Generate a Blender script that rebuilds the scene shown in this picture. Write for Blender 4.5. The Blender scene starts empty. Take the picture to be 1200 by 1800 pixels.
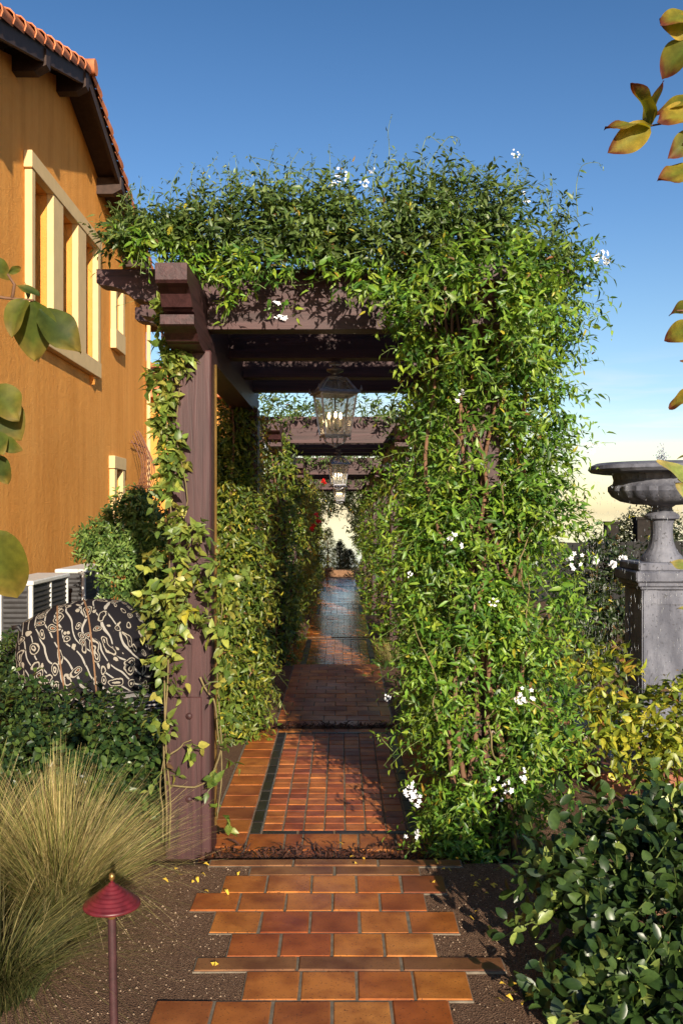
import bpy, math, random
import numpy as np
from mathutils import Vector, Matrix
R = math.radians
random.seed(7)
rng = np.random.default_rng(11)
scene = bpy.context.scene
col = scene.collection

# ------------------------------------------------------------------ camera
F, CX, CY, CAMZ = 1650.0, 600.0, 900.0, 1.7
cam_d = bpy.data.cameras.new('camera')
cam_d.sensor_fit = 'VERTICAL'; cam_d.sensor_height = 36.0; cam_d.sensor_width = 36.0
cam_d.lens = 36.0*F/1800.0
cam_d.clip_start = 0.05; cam_d.clip_end = 60000
cam = bpy.data.objects.new('camera', cam_d); col.objects.link(cam)
cam.location = (0, 0, CAMZ); cam.rotation_euler = (R(90), 0, 0)
scene.camera = cam

# ------------------------------------------------------------------ sun and sky
SUN_AZ, SUN_EL = 13.5, 18.0       # degrees right of straight behind the camera / above the horizon
sd = bpy.data.lights.new('sun', 'SUN'); sd.energy = 5.0; sd.angle = R(0.5); sd.color = (1.0, 0.88, 0.70)
sun = bpy.data.objects.new('sun', sd); col.objects.link(sun)
sdir = Vector((math.sin(R(SUN_AZ))*math.cos(R(SUN_EL)), -math.cos(R(SUN_AZ))*math.cos(R(SUN_EL)), math.sin(R(SUN_EL))))
sun.rotation_euler = sdir.to_track_quat('Z', 'Y').to_euler()
sun.location = sdir*60
world = bpy.data.worlds.new('World'); scene.world = world; world.use_nodes = True
nt = world.node_tree; nt.nodes.clear()
def N(nt, t, **kw):
    n = nt.nodes.new(t)
    for k, v in kw.items(): setattr(n, k, v)
    return n
sky = N(nt, 'ShaderNodeTexSky', sky_type='NISHITA', sun_disc=False)
sky.sun_elevation = R(SUN_EL); sky.sun_rotation = R(180-SUN_AZ)
sky.altitude = 100; sky.air_density = 1.0; sky.dust_density = 0.6; sky.ozone_density = 2.0
tc = N(nt, 'ShaderNodeTexCoord'); sep = N(nt, 'ShaderNodeSeparateXYZ')
nt.links.new(tc.outputs['Generated'], sep.inputs[0])
tint = N(nt, 'ShaderNodeValToRGB')
cr = tint.color_ramp
cr.elements[0].position = 0.0; cr.elements[0].color = (.90, .80, .70, 1)
cr.elements[1].position = 0.62; cr.elements[1].color = (.165, .33, .48, 1)
e = cr.elements.new(0.05); e.color = (.84, .76, .67, 1)
e = cr.elements.new(0.12); e.color = (.62, .67, .70, 1)
e = cr.elements.new(0.30); e.color = (.40, .53, .66, 1)
nt.links.new(sep.outputs['Z'], tint.inputs[0])
mul = N(nt, 'ShaderNodeMixRGB', blend_type='MULTIPLY'); mul.inputs[0].default_value = 1
nt.links.new(sky.outputs[0], mul.inputs[1]); nt.links.new(tint.outputs[0], mul.inputs[2])
# thin streaks of cloud low over the horizon
mp = N(nt, 'ShaderNodeMapping'); mp.inputs['Scale'].default_value = (3.0, 3.0, 30.0)
nz = N(nt, 'ShaderNodeTexNoise'); nz.inputs['Scale'].default_value = 2.2; nz.inputs['Detail'].default_value = 7; nz.inputs['Distortion'].default_value = .4
nt.links.new(tc.outputs['Generated'], mp.inputs[0]); nt.links.new(mp.outputs[0], nz.inputs[0])
cm = N(nt, 'ShaderNodeMapRange'); cm.inputs[1].default_value = .47; cm.inputs[2].default_value = .74
nt.links.new(nz.outputs[0], cm.inputs[0])
band = N(nt, 'ShaderNodeValToRGB'); b = band.color_ramp
b.elements[0].position = 0.02; b.elements[0].color = (.3, .3, .3, 1); b.elements[1].position = .17; b.elements[1].color = (0, 0, 0, 1)
e = b.elements.new(.07); e.color = (.8, .8, .8, 1); e = b.elements.new(.11); e.color = (.35, .35, .35, 1)
nt.links.new(sep.outputs['Z'], band.inputs[0])
cmul = N(nt, 'ShaderNodeMath', operation='MULTIPLY'); nt.links.new(cm.outputs[0], cmul.inputs[0]); nt.links.new(band.outputs[0], cmul.inputs[1])
cmix = N(nt, 'ShaderNodeMixRGB'); nt.links.new(cmul.outputs[0], cmix.inputs[0]); nt.links.new(mul.outputs[0], cmix.inputs[1])
cmix.inputs[2].default_value = (5.2, 4.6, 4.1, 1)
bg = N(nt, 'ShaderNodeBackground'); bg.inputs[1].default_value = 0.135
wo = N(nt, 'ShaderNodeOutputWorld')
nt.links.new(cmix.outputs[0], bg.inputs[0]); nt.links.new(bg.outputs[0], wo.inputs[0])
vs = scene.view_settings
vs.view_transform = 'Standard'; vs.look = 'None'; vs.gamma = 1.0; vs.exposure = 0.72; vs.use_curve_mapping = False

# ------------------------------------------------------------------ helpers
def at(px, py, Y):
    return Vector(((px-CX)*Y/F, Y, CAMZ-(py-CY)*Y/F))

def mat(name, base=(.5, .5, .5), rough=.6, spec=.5, metal=0.0):
    m = bpy.data.materials.new(name); m.use_nodes = True
    b = m.node_tree.nodes['Principled BSDF']
    b.inputs['Base Color'].default_value = (*base, 1); b.inputs['Roughness'].default_value = rough
    b.inputs['Metallic'].default_value = metal; b.inputs['Specular IOR Level'].default_value = spec
    return m, m.node_tree, b

def noise(nt, scale, detail=5, vec=None, rough=.55, mapscale=None, dist=0):
    t = N(nt, 'ShaderNodeTexCoord'); src = t.outputs['Object'] if vec is None else vec
    if mapscale:
        mpn = N(nt, 'ShaderNodeMapping'); mpn.inputs['Scale'].default_value = mapscale
        nt.links.new(src, mpn.inputs[0]); src = mpn.outputs[0]
    n = N(nt, 'ShaderNodeTexNoise'); n.inputs['Scale'].default_value = scale; n.inputs['Detail'].default_value = detail
    n.inputs['Roughness'].default_value = rough; n.inputs['Distortion'].default_value = dist
    nt.links.new(src, n.inputs['Vector'])
    return n

def ramp(nt, src, stops):
    r = N(nt, 'ShaderNodeValToRGB'); c = r.color_ramp
    while len(c.elements) > 1: c.elements.remove(c.elements[-1])
    c.elements[0].position = stops[0][0]; c.elements[0].color = (*stops[0][1], 1)
    for p, q in stops[1:]:
        e = c.elements.new(p); e.color = (*q, 1)
    nt.links.new(src, r.inputs[0]); return r

def mixc(nt, fac, a, b, mode='MIX'):
    m = N(nt, 'ShaderNodeMixRGB', blend_type=mode)
    for i, v in ((0, fac), (1, a), (2, b)):
        if hasattr(v, 'links'): nt.links.new(v, m.inputs[i])
        elif i == 0: m.inputs[0].default_value = v
        else: m.inputs[i].default_value = (*v, 1)
    return m.outputs[0]

def bump(nt, b, src, strength=.3, dist=.01):
    n = N(nt, 'ShaderNodeBump'); n.inputs['Strength'].default_value = strength; n.inputs['Distance'].default_value = dist
    nt.links.new(src, n.inputs['Height']); nt.links.new(n.outputs[0], b.inputs['Normal']); return n

def tag(o, label=None, cat=None, group=None, kind=None):
    if label: o['label'] = label
    if cat: o['category'] = cat
    if group: o['group'] = group
    if kind: o['kind'] = kind
    return o

def empty(name, loc=(0, 0, 0)):
    o = bpy.data.objects.new(name, None); o.empty_display_size = .1; col.objects.link(o); o.location = loc
    return o

def wloc(o):
    v = Vector((0, 0, 0))
    while o: v = v+Vector(o.location); o = o.parent
    return v

class MB:
    """collects shapes in world coordinates, then links them as one mesh object"""
    def __init__(s): s.v = []; s.f = []
    def add(s, vs, fs):
        k = len(s.v); s.v += [tuple(v) for v in vs]; s.f += [tuple(i+k for i in f) for f in fs]; return s
    def box(s, x0, x1, y0, y1, z0, z1, M=None):
        vs = [Vector(p) for p in ((x0, y0, z0), (x1, y0, z0), (x1, y1, z0), (x0, y1, z0), (x0, y0, z1), (x1, y0, z1), (x1, y1, z1), (x0, y1, z1))]
        if M is not None: vs = [M @ v for v in vs]
        return s.add(vs, [(0, 3, 2, 1), (4, 5, 6, 7), (0, 1, 5, 4), (1, 2, 6, 5), (2, 3, 7, 6), (3, 0, 4, 7)])
    def bbox(s, x0, x1, y0, y1, z0, z1, b=.01, M=None):
        """box with every edge chamfered by b"""
        vs = []; 
        X, Y, Z = (x0, x1), (y0, y1), (z0, z1)
        sg = (1, -1)
        idx = {}
        for i in (0, 1):
            for j in (0, 1):
                for k in (0, 1):
                    for a in range(3):
                        d = [b*sg[i], b*sg[j], b*sg[k]]; d[a] = 0
                        idx[i, j, k, a] = len(vs); vs.append(Vector((X[i]+d[0], Y[j]+d[1], Z[k]+d[2])))
        fs = []
        for i in (0, 1):
            q = [idx[i, 0, 0, 0], idx[i, 1, 0, 0], idx[i, 1, 1, 0], idx[i, 0, 1, 0]]; fs.append(q if i else q[::-1])
            q = [idx[0, i, 0, 1], idx[1, i, 0, 1], idx[1, i, 1, 1], idx[0, i, 1, 1]]; fs.append(q[::-1] if i else q)
            q = [idx[0, 0, i, 2], idx[1, 0, i, 2], idx[1, 1, i, 2], idx[0, 1, i, 2]]; fs.append(q if i else q[::-1])
        for i in (0, 1):
            for j in (0, 1):
                q = [idx[i, j, 0, 0], idx[i, j, 0, 1], idx[i, j, 1, 1], idx[i, j, 1, 0]]; fs.append(q if i == j else q[::-1])
                q = [idx[i, 0, j, 0], idx[i, 0, j, 2], idx[i, 1, j, 2], idx[i, 1, j, 0]]; fs.append(q[::-1] if i == j else q)
                q = [idx[0, i, j, 1], idx[0, i, j, 2], idx[1, i, j, 2], idx[1, i, j, 1]]; fs.append(q if i == j else q[::-1])
                for k in (0, 1):
                    q = [idx[i, j, k, 0], idx[i, j, k, 1], idx[i, j, k, 2]]; fs.append(q if (i+j+k) % 2 else q[::-1])
        if M is not None: vs = [M @ v for v in vs]
        return s.add(vs, fs)
    def prism(s, poly, axis, a0, a1, M=None):
        """2-D polygon (in the two other axes, in order) pushed along axis"""
        n = len(poly); vs = []
        for a in (a0, a1):
            for p, q in poly:
                vs.append(Vector((a, p, q) if axis == 0 else (p, a, q) if axis == 1 else (p, q, a)))
        if M is not None: vs = [M @ v for v in vs]
        fs = [tuple(range(n))[::-1], tuple(range(n, 2*n))]+[(i, (i+1) % n, n+(i+1) % n, n+i) for i in range(n)]
        return s.add(vs, fs)
    def tube(s, pts, rad, n=6, cap=True):
        pts = [Vector(p) for p in pts]; m = len(pts)
        rs = rad if isinstance(rad, (list, tuple)) else [rad]*m
        vs = []; u = None
        for i, p in enumerate(pts):
            d = (pts[min(i+1, m-1)]-pts[max(i-1, 0)]); d = d.normalized() if d.length > 1e-9 else Vector((0, 0, 1))
            if u is None: u = d.orthogonal().normalized()
            u = (u-d*u.dot(d)); u = u.normalized() if u.length > 1e-6 else d.orthogonal().normalized()
            w = d.cross(u)
            for k in range(n):
                a = 2*math.pi*k/n; vs.append(p+(u*math.cos(a)+w*math.sin(a))*rs[i])
        fs = [(i*n+k, i*n+(k+1) % n, (i+1)*n+(k+1) % n, (i+1)*n+k) for i in range(m-1) for k in range(n)]
        if cap: fs += [tuple(range(n))[::-1], tuple((m-1)*n+k for k in range(n))]
        return s.add(vs, fs)
    def lathe(s, prof, c, n=24, flute=None):
        vs = []; c = Vector(c); m = len(prof)
        for i, (r, z) in enumerate(prof):
            for k in range(n):
                a = 2*math.pi*k/n; rr = r*(flute(i, a) if flute else 1)
                vs.append(c+Vector((rr*math.cos(a), rr*math.sin(a), z)))
        fs = [(i*n+k, i*n+(k+1) % n, (i+1)*n+(k+1) % n, (i+1)*n+k) for i in range(m-1) for k in range(n)]
        fs += [tuple(range(n))[::-1], tuple((m-1)*n+k for k in range(n))]
        return s.add(vs, fs)
    def build(s, name, m, parent=None, smooth=False):
        off = wloc(parent) if parent else Vector((0, 0, 0))
        me = bpy.data.meshes.new(name)
        me.from_pydata([(v[0]-off.x, v[1]-off.y, v[2]-off.z) for v in s.v], [], s.f); me.update()
        if smooth: me.shade_smooth() if smooth is True else me.set_sharp_from_angle(angle=R(smooth))
        if smooth and smooth is not True:
            pass
        if m: me.materials.append(m)
        o = bpy.data.objects.new(name, me); col.objects.link(o)
        if parent: o.parent = parent
        return o

def copy_tree(o, parent=None):
    c = o.copy(); col.objects.link(c); c.parent = parent
    for ch in list(o.children): copy_tree(ch, c)
    return c

# ------------------------------------------------------------------ materials
M = {}
def m_wood(key, axis, base=((.024, .0095, .0095), (.064, .026, .0255))):
    m, nt, b = mat('wood_'+key, rough=.55, spec=.35)
    sc = [26, 26, 26]; sc[axis] = 1.3
    n1 = noise(nt, 1.0, 6, mapscale=tuple(sc), rough=.6, dist=1.1)
    n2 = noise(nt, 2.3, 3)
    sc2 = [90, 90, 90]; sc2[axis] = 4
    n3 = noise(nt, 1.0, 3, mapscale=tuple(sc2))
    c1 = ramp(nt, n1.outputs[0], [(.3, base[0]), (.5, tuple((x+y)/2 for x, y in zip(*base))), (.7, base[1])])
    c2 = mixc(nt, n2.outputs[0], c1.outputs[0], mixc(nt, 1.0, c1.outputs[0], (1.35, 1.3, 1.4), 'MULTIPLY'))
    dirt = ramp(nt, n3.outputs[0], [(.62, (0, 0, 0)), (.78, (.35, .35, .35))])
    c3 = mixc(nt, dirt.outputs[0], c2, (.085, .052, .055))
    nt.links.new(c3, b.inputs['Base Color'])
    bump(nt, b, n1.outputs[0], .5, .006)
    M[key] = m
m_wood('wood_x', 0); m_wood('wood_y', 1); m_wood('wood_z', 2)

def m_stucco():
    m, nt, b = mat('stucco', rough=.9, spec=.2)
    n1 = noise(nt, .9, 6, mapscale=(1, 1, .55)); n2 = noise(nt, 9, 5); n3 = noise(nt, 60, 4)
    n4 = noise(nt, 1.0, 5, mapscale=(5, 5, .35), rough=.65)
    c = ramp(nt, n1.outputs[0], [(.3, (.66, .27, .05)), (.55, (.76, .325, .07)), (.75, (.80, .37, .09))])
    c = mixc(nt, ramp(nt, n4.outputs[0], [(.42, (0, 0, 0)), (.72, (.65, .65, .65))]).outputs[0], c.outputs[0], (.56, .21, .036))
    c = mixc(nt, ramp(nt, n2.outputs[0], [(.4, (0, 0, 0)), (.8, (.3, .3, .3))]).outputs[0], c, (.78, .40, .10))
    nt.links.new(c, b.inputs['Base Color'])
    a = N(nt, 'ShaderNodeMath', operation='ADD'); nt.links.new(n2.outputs[0], a.inputs[0]); nt.links.new(n3.outputs[0], a.inputs[1])
    bump(nt, b, a.outputs[0], .7, .02); M['stucco'] = m
m_stucco()
def m_simple(key, base, rough=.6, spec=.5, metal=0, var=.25, scale=12, bmp=.15, bd=.004):
    m, nt, b = mat(key, base, rough, spec, metal)
    n = noise(nt, scale, 5)
    lo = tuple(x*(1-var) for x in base); hi = tuple(min(1, x*(1+var)) for x in base)
    c = ramp(nt, n.outputs[0], [(.3, lo), (.7, hi)]); nt.links.new(c.outputs[0], b.inputs['Base Color'])
    if bmp: bump(nt, b, n.outputs[0], bmp, bd)
    M[key] = m; return m, nt, b
m_simple('trim', (.66, .47, .235), .8, .2, var=.06, scale=5)
m_simple('roof_tile', (.50, .17, .075), .8, .2, var=.35, scale=3)
m_simple('eave_wood', (.045, .026, .02), .7, .3)
m_simple('glass_dark', (.10, .065, .03), .15, .5, bmp=0)
m_simple('ac_white', (.62, .62, .60), .5, .4, var=.1)
m_simple('ac_grille', (.05, .05, .055), .6, .4)
m_simple('ac_louvre', (.06, .055, .05), .5, .4)
m_simple('iron', (.012, .011, .013), .45, .5)
m_simple('brown_iron', (.16, .06, .03), .6, .4)
m_simple('rust_red', (.115, .012, .017), .42, .5, var=.35, scale=30, bmp=.25, bd=.002)
m_simple('rust_stem', (.05, .018, .019), .55, .5, var=.3, scale=30)
m_simple('brass', (.42, .25, .08), .35, .5, metal=.8)
m_simple('silver', (.22, .22, .26), .33, .6, metal=.5, var=.3, scale=30)
m_simple('twig', (.16, .085, .05), .8, .2)
m_simple('vine_stem', (.17, .13, .06), .7, .2)
m_simple('green_stem', (.12, .16, .04), .6, .3)
m_simple('far_dark', (.018, .014, .012), .8, .2)
m_simple('far_brown', (.20, .11, .06), .8, .2)
m_simple('fence', (.010, .009, .009), .7, .3)
m_simple('curb', (.24, .09, .05), .7, .3, var=.4, scale=6)
m_simple('mortar', (.17, .14, .105), .9, .2, var=.35, scale=25)
m_simple('pebble', (.30, .21, .14), .85, .3, var=.5, scale=3, bmp=0)
m_simple('litter', (.075, .032, .022), .8, .2, var=.5, scale=9, bmp=0)
m_simple('petal', (.80, .80, .82), .6, .3, var=.05, bmp=0)
m_simple('red_petal', (.62, .02, .015), .6, .3, var=.2, bmp=0)
m_simple('yellow_leaf', (.66, .42, .05), .6, .3, var=.3, bmp=0)
m_simple('candle', (.75, .70, .60), .5, .3, bmp=0, var=.05)
m, nt_, b_ = mat('bulb', (1, .8, .5)); b_.inputs['Emission Color'].default_value = (1, .72, .38, 1); b_.inputs['Emission Strength'].default_value = 14; M['bulb'] = m

def m_stone():
    m, nt, b = mat('stone', rough=.75, spec=.35)
    n1 = noise(nt, 3, 6); n2 = noise(nt, 40, 5); n3 = noise(nt, 6, 6, mapscale=(1, 1, .3))
    c = ramp(nt, n1.outputs[0], [(.3, (.075, .078, .10)), (.5, (.135, .138, .17)), (.72, (.225, .228, .265))])
    c = mixc(nt, ramp(nt, n3.outputs[0], [(.46, (0, 0, 0)), (.64, (.85, .85, .85))]).outputs[0], c.outputs[0], (.062, .064, .085))
    pt = ramp(nt, n2.outputs[0], [(.32, (.8, .8, .8)), (.40, (0, 0, 0))])
    c = mixc(nt, pt.outputs[0], c, (.03, .03, .035))
    nt.links.new(c, b.inputs['Base Color']); bump(nt, b, n2.outputs[0], .5, .006); M['stone'] = m
m_stone()

def m_tile(key, stops, rough=.30, wet=True):
    m, nt, b = mat(key, rough=rough, spec=.5)
    oi = N(nt, 'ShaderNodeObjectInfo'); ge = N(nt, 'ShaderNodeNewGeometry')
    ad = N(nt, 'ShaderNodeMath', operation='ADD'); nt.links.new(oi.outputs['Random'], ad.inputs[0]); nt.links.new(ge.outputs['Random Per Island'], ad.inputs[1])
    fr = N(nt, 'ShaderNodeMath', operation='FRACT'); nt.links.new(ad.outputs[0], fr.inputs[0])
    c = ramp(nt, fr.outputs[0], stops)
    n1 = noise(nt, 7, 4, vec=ge.outputs['Position']); n2 = noise(nt, 130, 3, vec=ge.outputs['Position']); n3 = noise(nt, 2.0, 4, vec=ge.outputs['Position'])
    c2 = mixc(nt, ramp(nt, n1.outputs[0], [(.38, (.0, .0, .0)), (.66, (.85, .85, .85))]).outputs[0], c.outputs[0], mixc(nt, 1, c.outputs[0], (.48, .36, .34), 'MULTIPLY'))
    sp = ramp(nt, n2.outputs[0], [(.33, (.9, .9, .9)), (.39, (0, 0, 0))])
    c3 = mixc(nt, sp.outputs[0], c2, (.05, .02, .012))
    nt.links.new(c3, b.inputs['Base Color'])
    rr = N(nt, 'ShaderNodeMapRange'); rr.inputs[1].default_value = .3; rr.inputs[2].default_value = .7
    rr.inputs[3].default_value = rough*.75; rr.inputs[4].default_value = rough*1.5
    nt.links.new(n3.outputs[0], rr.inputs[0]); nt.links.new(rr.outputs[0], b.inputs['Roughness'])
    bump(nt, b, n1.outputs[0], .12, .006); M[key] = m
ORANGE = [(0, (.27, .070, .020)), (.12, (.50, .180, .034)), (.25, (.36, .092, .020)), (.4, (.56, .225, .05)), (.52, (.42, .120, .022)), (.66, (.30, .080, .022)), (.8, (.53, .195, .036)), (.92, (.37, .125, .036)), (1, (.22, .062, .022))]
m_tile('tile', ORANGE, .36)
m_tile('tile_wet', ORANGE, .42)
m_tile('tile_far', ORANGE, .17)
m_tile('tile_field', [(0, (.50, .165, .04)), (.2, (.36, .085, .03)), (.4, (.56, .20, .05)), (.6, (.42, .12, .04)), (.78, (.24, .065, .035)), (1, (.52, .18, .04))], .42)
m_tile('tile_brown', [(0, (.20, .085, .032)), (.5, (.27, .12, .045)), (1, (.16, .065, .03))], .42)
m_tile('tile_black', [(0, (.018, .017, .017)), (.5, (.03, .027, .026)), (1, (.02, .021, .023))], .3)

def m_ground():
    m, nt, b = mat('ground', rough=.95, spec=.2)
    n1 = noise(nt, 90, 5); n2 = noise(nt, 1.7, 5); v = N(nt, 'ShaderNodeTexVoronoi'); v.inputs['Scale'].default_value = 170
    t = N(nt, 'ShaderNodeTexCoord'); nt.links.new(t.outputs['Object'], v.inputs['Vector'])
    c = ramp(nt, v.outputs['Color'], [(0, (.06, .032, .02)), (.45, (.16, .09, .055)), (.85, (.24, .145, .09)), (1, (.38, .28, .20))])
    c = mixc(nt, ramp(nt, n2.outputs[0], [(.35, (0, 0, 0)), (.7, (.6, .6, .6))]).outputs[0], c.outputs[0], (.10, .055, .034))
    nt.links.new(c, b.inputs['Base Color'])
    bump(nt, b, v.outputs['Distance'], .9, .01); M['ground'] = m
m_ground()

def m_water(key, base, rough, bs, bscale):
    m, nt, b = mat(key, base, rough, .5)
    n = noise(nt, bscale, 3); bump(nt, b, n.outputs[0], bs, .02); M[key] = m
m_water('pool_water', (.02, .022, .028), .06, .5, 14)
m_water('sea', (.20, .19, .17), .04, .0, .02)
m, nt_, b_ = mat('drop', (.9, .93, .97), .12, .6); b_.inputs['Transmission Weight'].default_value = .75; M['drop'] = m

def m_pane():
    m = bpy.data.materials.new('lantern_glass'); m.use_nodes = True; nt = m.node_tree; nt.nodes.clear()
    g = N(nt, 'ShaderNodeBsdfGlossy'); g.inputs['Roughness'].default_value = .12; g.inputs[0].default_value = (.9, .9, .9, 1)
    t = N(nt, 'ShaderNodeBsdfTransparent'); t.inputs[0].default_value = (.95, .95, .93, 1)
    d = N(nt, 'ShaderNodeBsdfDiffuse'); d.inputs[0].default_value = (.75, .72, .66, 1)
    n = noise(nt, 45, 4); r = ramp(nt, n.outputs[0], [(.38, (.03, .03, .03)), (.7, (.30, .30, .30))])
    x1 = N(nt, 'ShaderNodeMixShader'); x1.inputs[0].default_value = .30
    x2 = N(nt, 'ShaderNodeMixShader'); o = N(nt, 'ShaderNodeOutputMaterial')
    nt.links.new(t.outputs[0], x1.inputs[1]); nt.links.new(g.outputs[0], x1.inputs[2])
    nt.links.new(r.outputs[0], x2.inputs[0]); nt.links.new(x1.outputs[0], x2.inputs[1]); nt.links.new(d.outputs[0], x2.inputs[2])
    nt.links.new(x2.outputs[0], o.inputs[0]); M['pane'] = m
m_pane()

def m_leaf(key, rough=.42, spec=.5, trans=.3, tint=(1.25, 1.25, .55)):
    m, nt, b = mat(key, rough=rough, spec=spec)
    a = N(nt, 'ShaderNodeAttribute', attribute_name='Col')
    ge = N(nt, 'ShaderNodeNewGeometry')
    n = noise(nt, 60, 3, vec=ge.outputs['Position'])
    c = mixc(nt, 1, a.outputs['Color'], ramp(nt, n.outputs[0], [(.3, (.72, .75, .7)), (.7, (1.2, 1.2, 1.1))]).outputs[0], 'MULTIPLY')
    nt.links.new(c, b.inputs['Base Color'])
    tr = N(nt, 'ShaderNodeBsdfTranslucent'); nt.links.new(mixc(nt, 1, c, tint, 'MULTIPLY'), tr.inputs[0])
    mx = N(nt, 'ShaderNodeMixShader'); mx.inputs[0].default_value = trans
    out = nt.nodes['Material Output']
    nt.links.new(b.outputs[0], mx.inputs[1]); nt.links.new(tr.outputs[0], mx.inputs[2]); nt.links.new(mx.outputs[0], out.inputs[0])
    M[key] = m
m_leaf('leaf'); m_leaf('leaf_glossy', .36, .45, .2); m_leaf('leaf_big', .6, .3, .45, (1.5, 1.3, .4)); m_leaf('grass', .6, .3, .35)

def m_paisley():
    m, nt, b = mat('paisley', rough=.8, spec=.2)
    t = N(nt, 'ShaderNodeTexCoord')
    w = noise(nt, 3.5, 2)
    vm = N(nt, 'ShaderNodeVectorMath', operation='MULTIPLY_ADD')
    vm.inputs[1].default_value = (.28, .28, .28); nt.links.new(w.outputs['Color'], vm.inputs[0]); nt.links.new(t.outputs['Object'], vm.inputs[2])
    mp = N(nt, 'ShaderNodeMapping'); mp.inputs['Rotation'].default_value = (.3, .5, .6); mp.inputs['Scale'].default_value = (1, 1, .55); nt.links.new(vm.outputs[0], mp.inputs[0])
    v = N(nt, 'ShaderNodeTexVoronoi'); v.inputs['Scale'].default_value = 13.0; nt.links.new(mp.outputs[0], v.inputs['Vector'])
    v.inputs['Randomness'].default_value = .75
    an = N(nt, 'ShaderNodeTexNoise'); an.inputs['Scale'].default_value = 60; nt.links.new(t.outputs['Object'], an.inputs['Vector'])
    k = N(nt, 'ShaderNodeMath', operation='MULTIPLY'); k.inputs[1].default_value = 34; nt.links.new(v.outputs['Distance'], k.inputs[0])
    k2 = N(nt, 'ShaderNodeMath', operation='MULTIPLY_ADD'); k2.inputs[1].default_value = 3.0; nt.links.new(an.outputs[0], k2.inputs[0]); nt.links.new(k.outputs[0], k2.inputs[2])
    sn = N(nt, 'ShaderNodeMath', operation='SINE'); nt.links.new(k2.outputs[0], sn.inputs[0])
    ring = ramp(nt, sn.outputs[0], [(.25, (0, 0, 0)), (.5, (.8, .8, .8))])
    wv = N(nt, 'ShaderNodeTexWave'); wv.inputs['Scale'].default_value = 5; wv.inputs['Distortion'].default_value = 7; wv.inputs['Detail'].default_value = 1.0; wv.inputs['Detail Scale'].default_value = .8
    mw = N(nt, 'ShaderNodeMapping'); mw.inputs['Rotation'].default_value = (0, .7, .3); nt.links.new(t.outputs['Object'], mw.inputs[0]); nt.links.new(mw.outputs[0], wv.inputs['Vector'])
    ln = ramp(nt, wv.outputs[0], [(.94, (0, 0, 0)), (.965, (1, 1, 1))])
    far = ramp(nt, v.outputs['Distance'], [(.46, (1, 1, 1)), (.50, (0, 0, 0))])
    core = ramp(nt, v.outputs['Distance'], [(.07, (1, 1, 1)), (.11, (0, 0, 0))])
    base = mixc(nt, ln.outputs[0], (.008, .007, .010), (.30, .28, .25))
    inn = mixc(nt, ring.outputs[0], (.010, .008, .010), (.36, .32, .26))
    inn = mixc(nt, core.outputs[0], inn, (.24, .075, .022))
    c = mixc(nt, far.outputs[0], base, inn)
    nt.links.new(c, b.inputs['Base Color']); M['paisley'] = m
m_paisley()
def m_stripe():
    m, nt, b = mat('stripe', rough=.8, spec=.2)
    t = N(nt, 'ShaderNodeTexCoord'); wv = N(nt, 'ShaderNodeTexWave'); wv.bands_direction = 'Z'; wv.inputs['Scale'].default_value = 16; wv.inputs['Distortion'].default_value = 2.0; wv.inputs['Detail Scale'].default_value = 1.0
    nt.links.new(t.outputs['Object'], wv.inputs['Vector'])
    c = ramp(nt, wv.outputs[0], [(.55, (.012, .011, .013)), (.7, (.42, .40, .38))]); nt.links.new(c.outputs[0], b.inputs['Base Color']); M['stripe'] = m
m_stripe()

# ------------------------------------------------------------------ levels of the terraced path
MOD, DROP = 6.68, .13
EDGES = [4.62+MOD*i for i in range(5)]
def level(Y): return -DROP*sum(1 for e in EDGES if Y > e)
def ground_z(X, Y):
    z = -.009
    for e in EDGES: z -= DROP*min(1, max(0, (Y-e+.05)/.12))
    far = max(0, Y-40); z -= .10*far if far < 60 else 6+.25*(far-60)
    side = max(0, abs(X)-45); z -= .25*side
    return max(z, -46)
def build_ground():
    ys = sorted(set([-60, -30, -15, -8, -4, 0]+[i*.5 for i in range(2, 9)]+[4.4, 4.5]+sum([[e-.06, e-.02, e+.02, e+.06, e+.1] for e in EDGES], [])+list(np.arange(5, 40, 1.0))+[40, 45, 55, 70, 100, 150, 200, 300, 500, 1000, 3000, 9000, 30000]))
    xs = [-30000, -6000, -1500, -400, -200, -120, -80, -60, -45, -30, -20, -12, -8]+list(np.arange(-6, 6.1, .5))+[8, 12, 20, 30, 45, 60, 80, 120, 200, 400, 1500, 6000, 30000]
    vs = [(x, y, ground_z(x, y)+(0 if abs(x) > 7 or y > 9 or y < 0 else .006*math.sin(7*x+3*y)*math.sin(5*y-2*x))) for y in ys for x in xs]
    n = len(xs); fs = [(j*n+i, j*n+i+1, (j+1)*n+i+1, (j+1)*n+i) for j in range(len(ys)-1) for i in range(n-1)]
    mb = MB(); mb.add(vs, fs); o = mb.build('ground', M['ground'], smooth=True); tag(o, kind='structure')
build_ground()
s_ = MB(); s_.add([(-30000, 190, -40), (30000, 190, -40), (30000, 30000, -40), (-30000, 30000, -40)], [(0, 1, 2, 3)])
tag(s_.build('sea', M['sea']), kind='structure')

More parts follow.
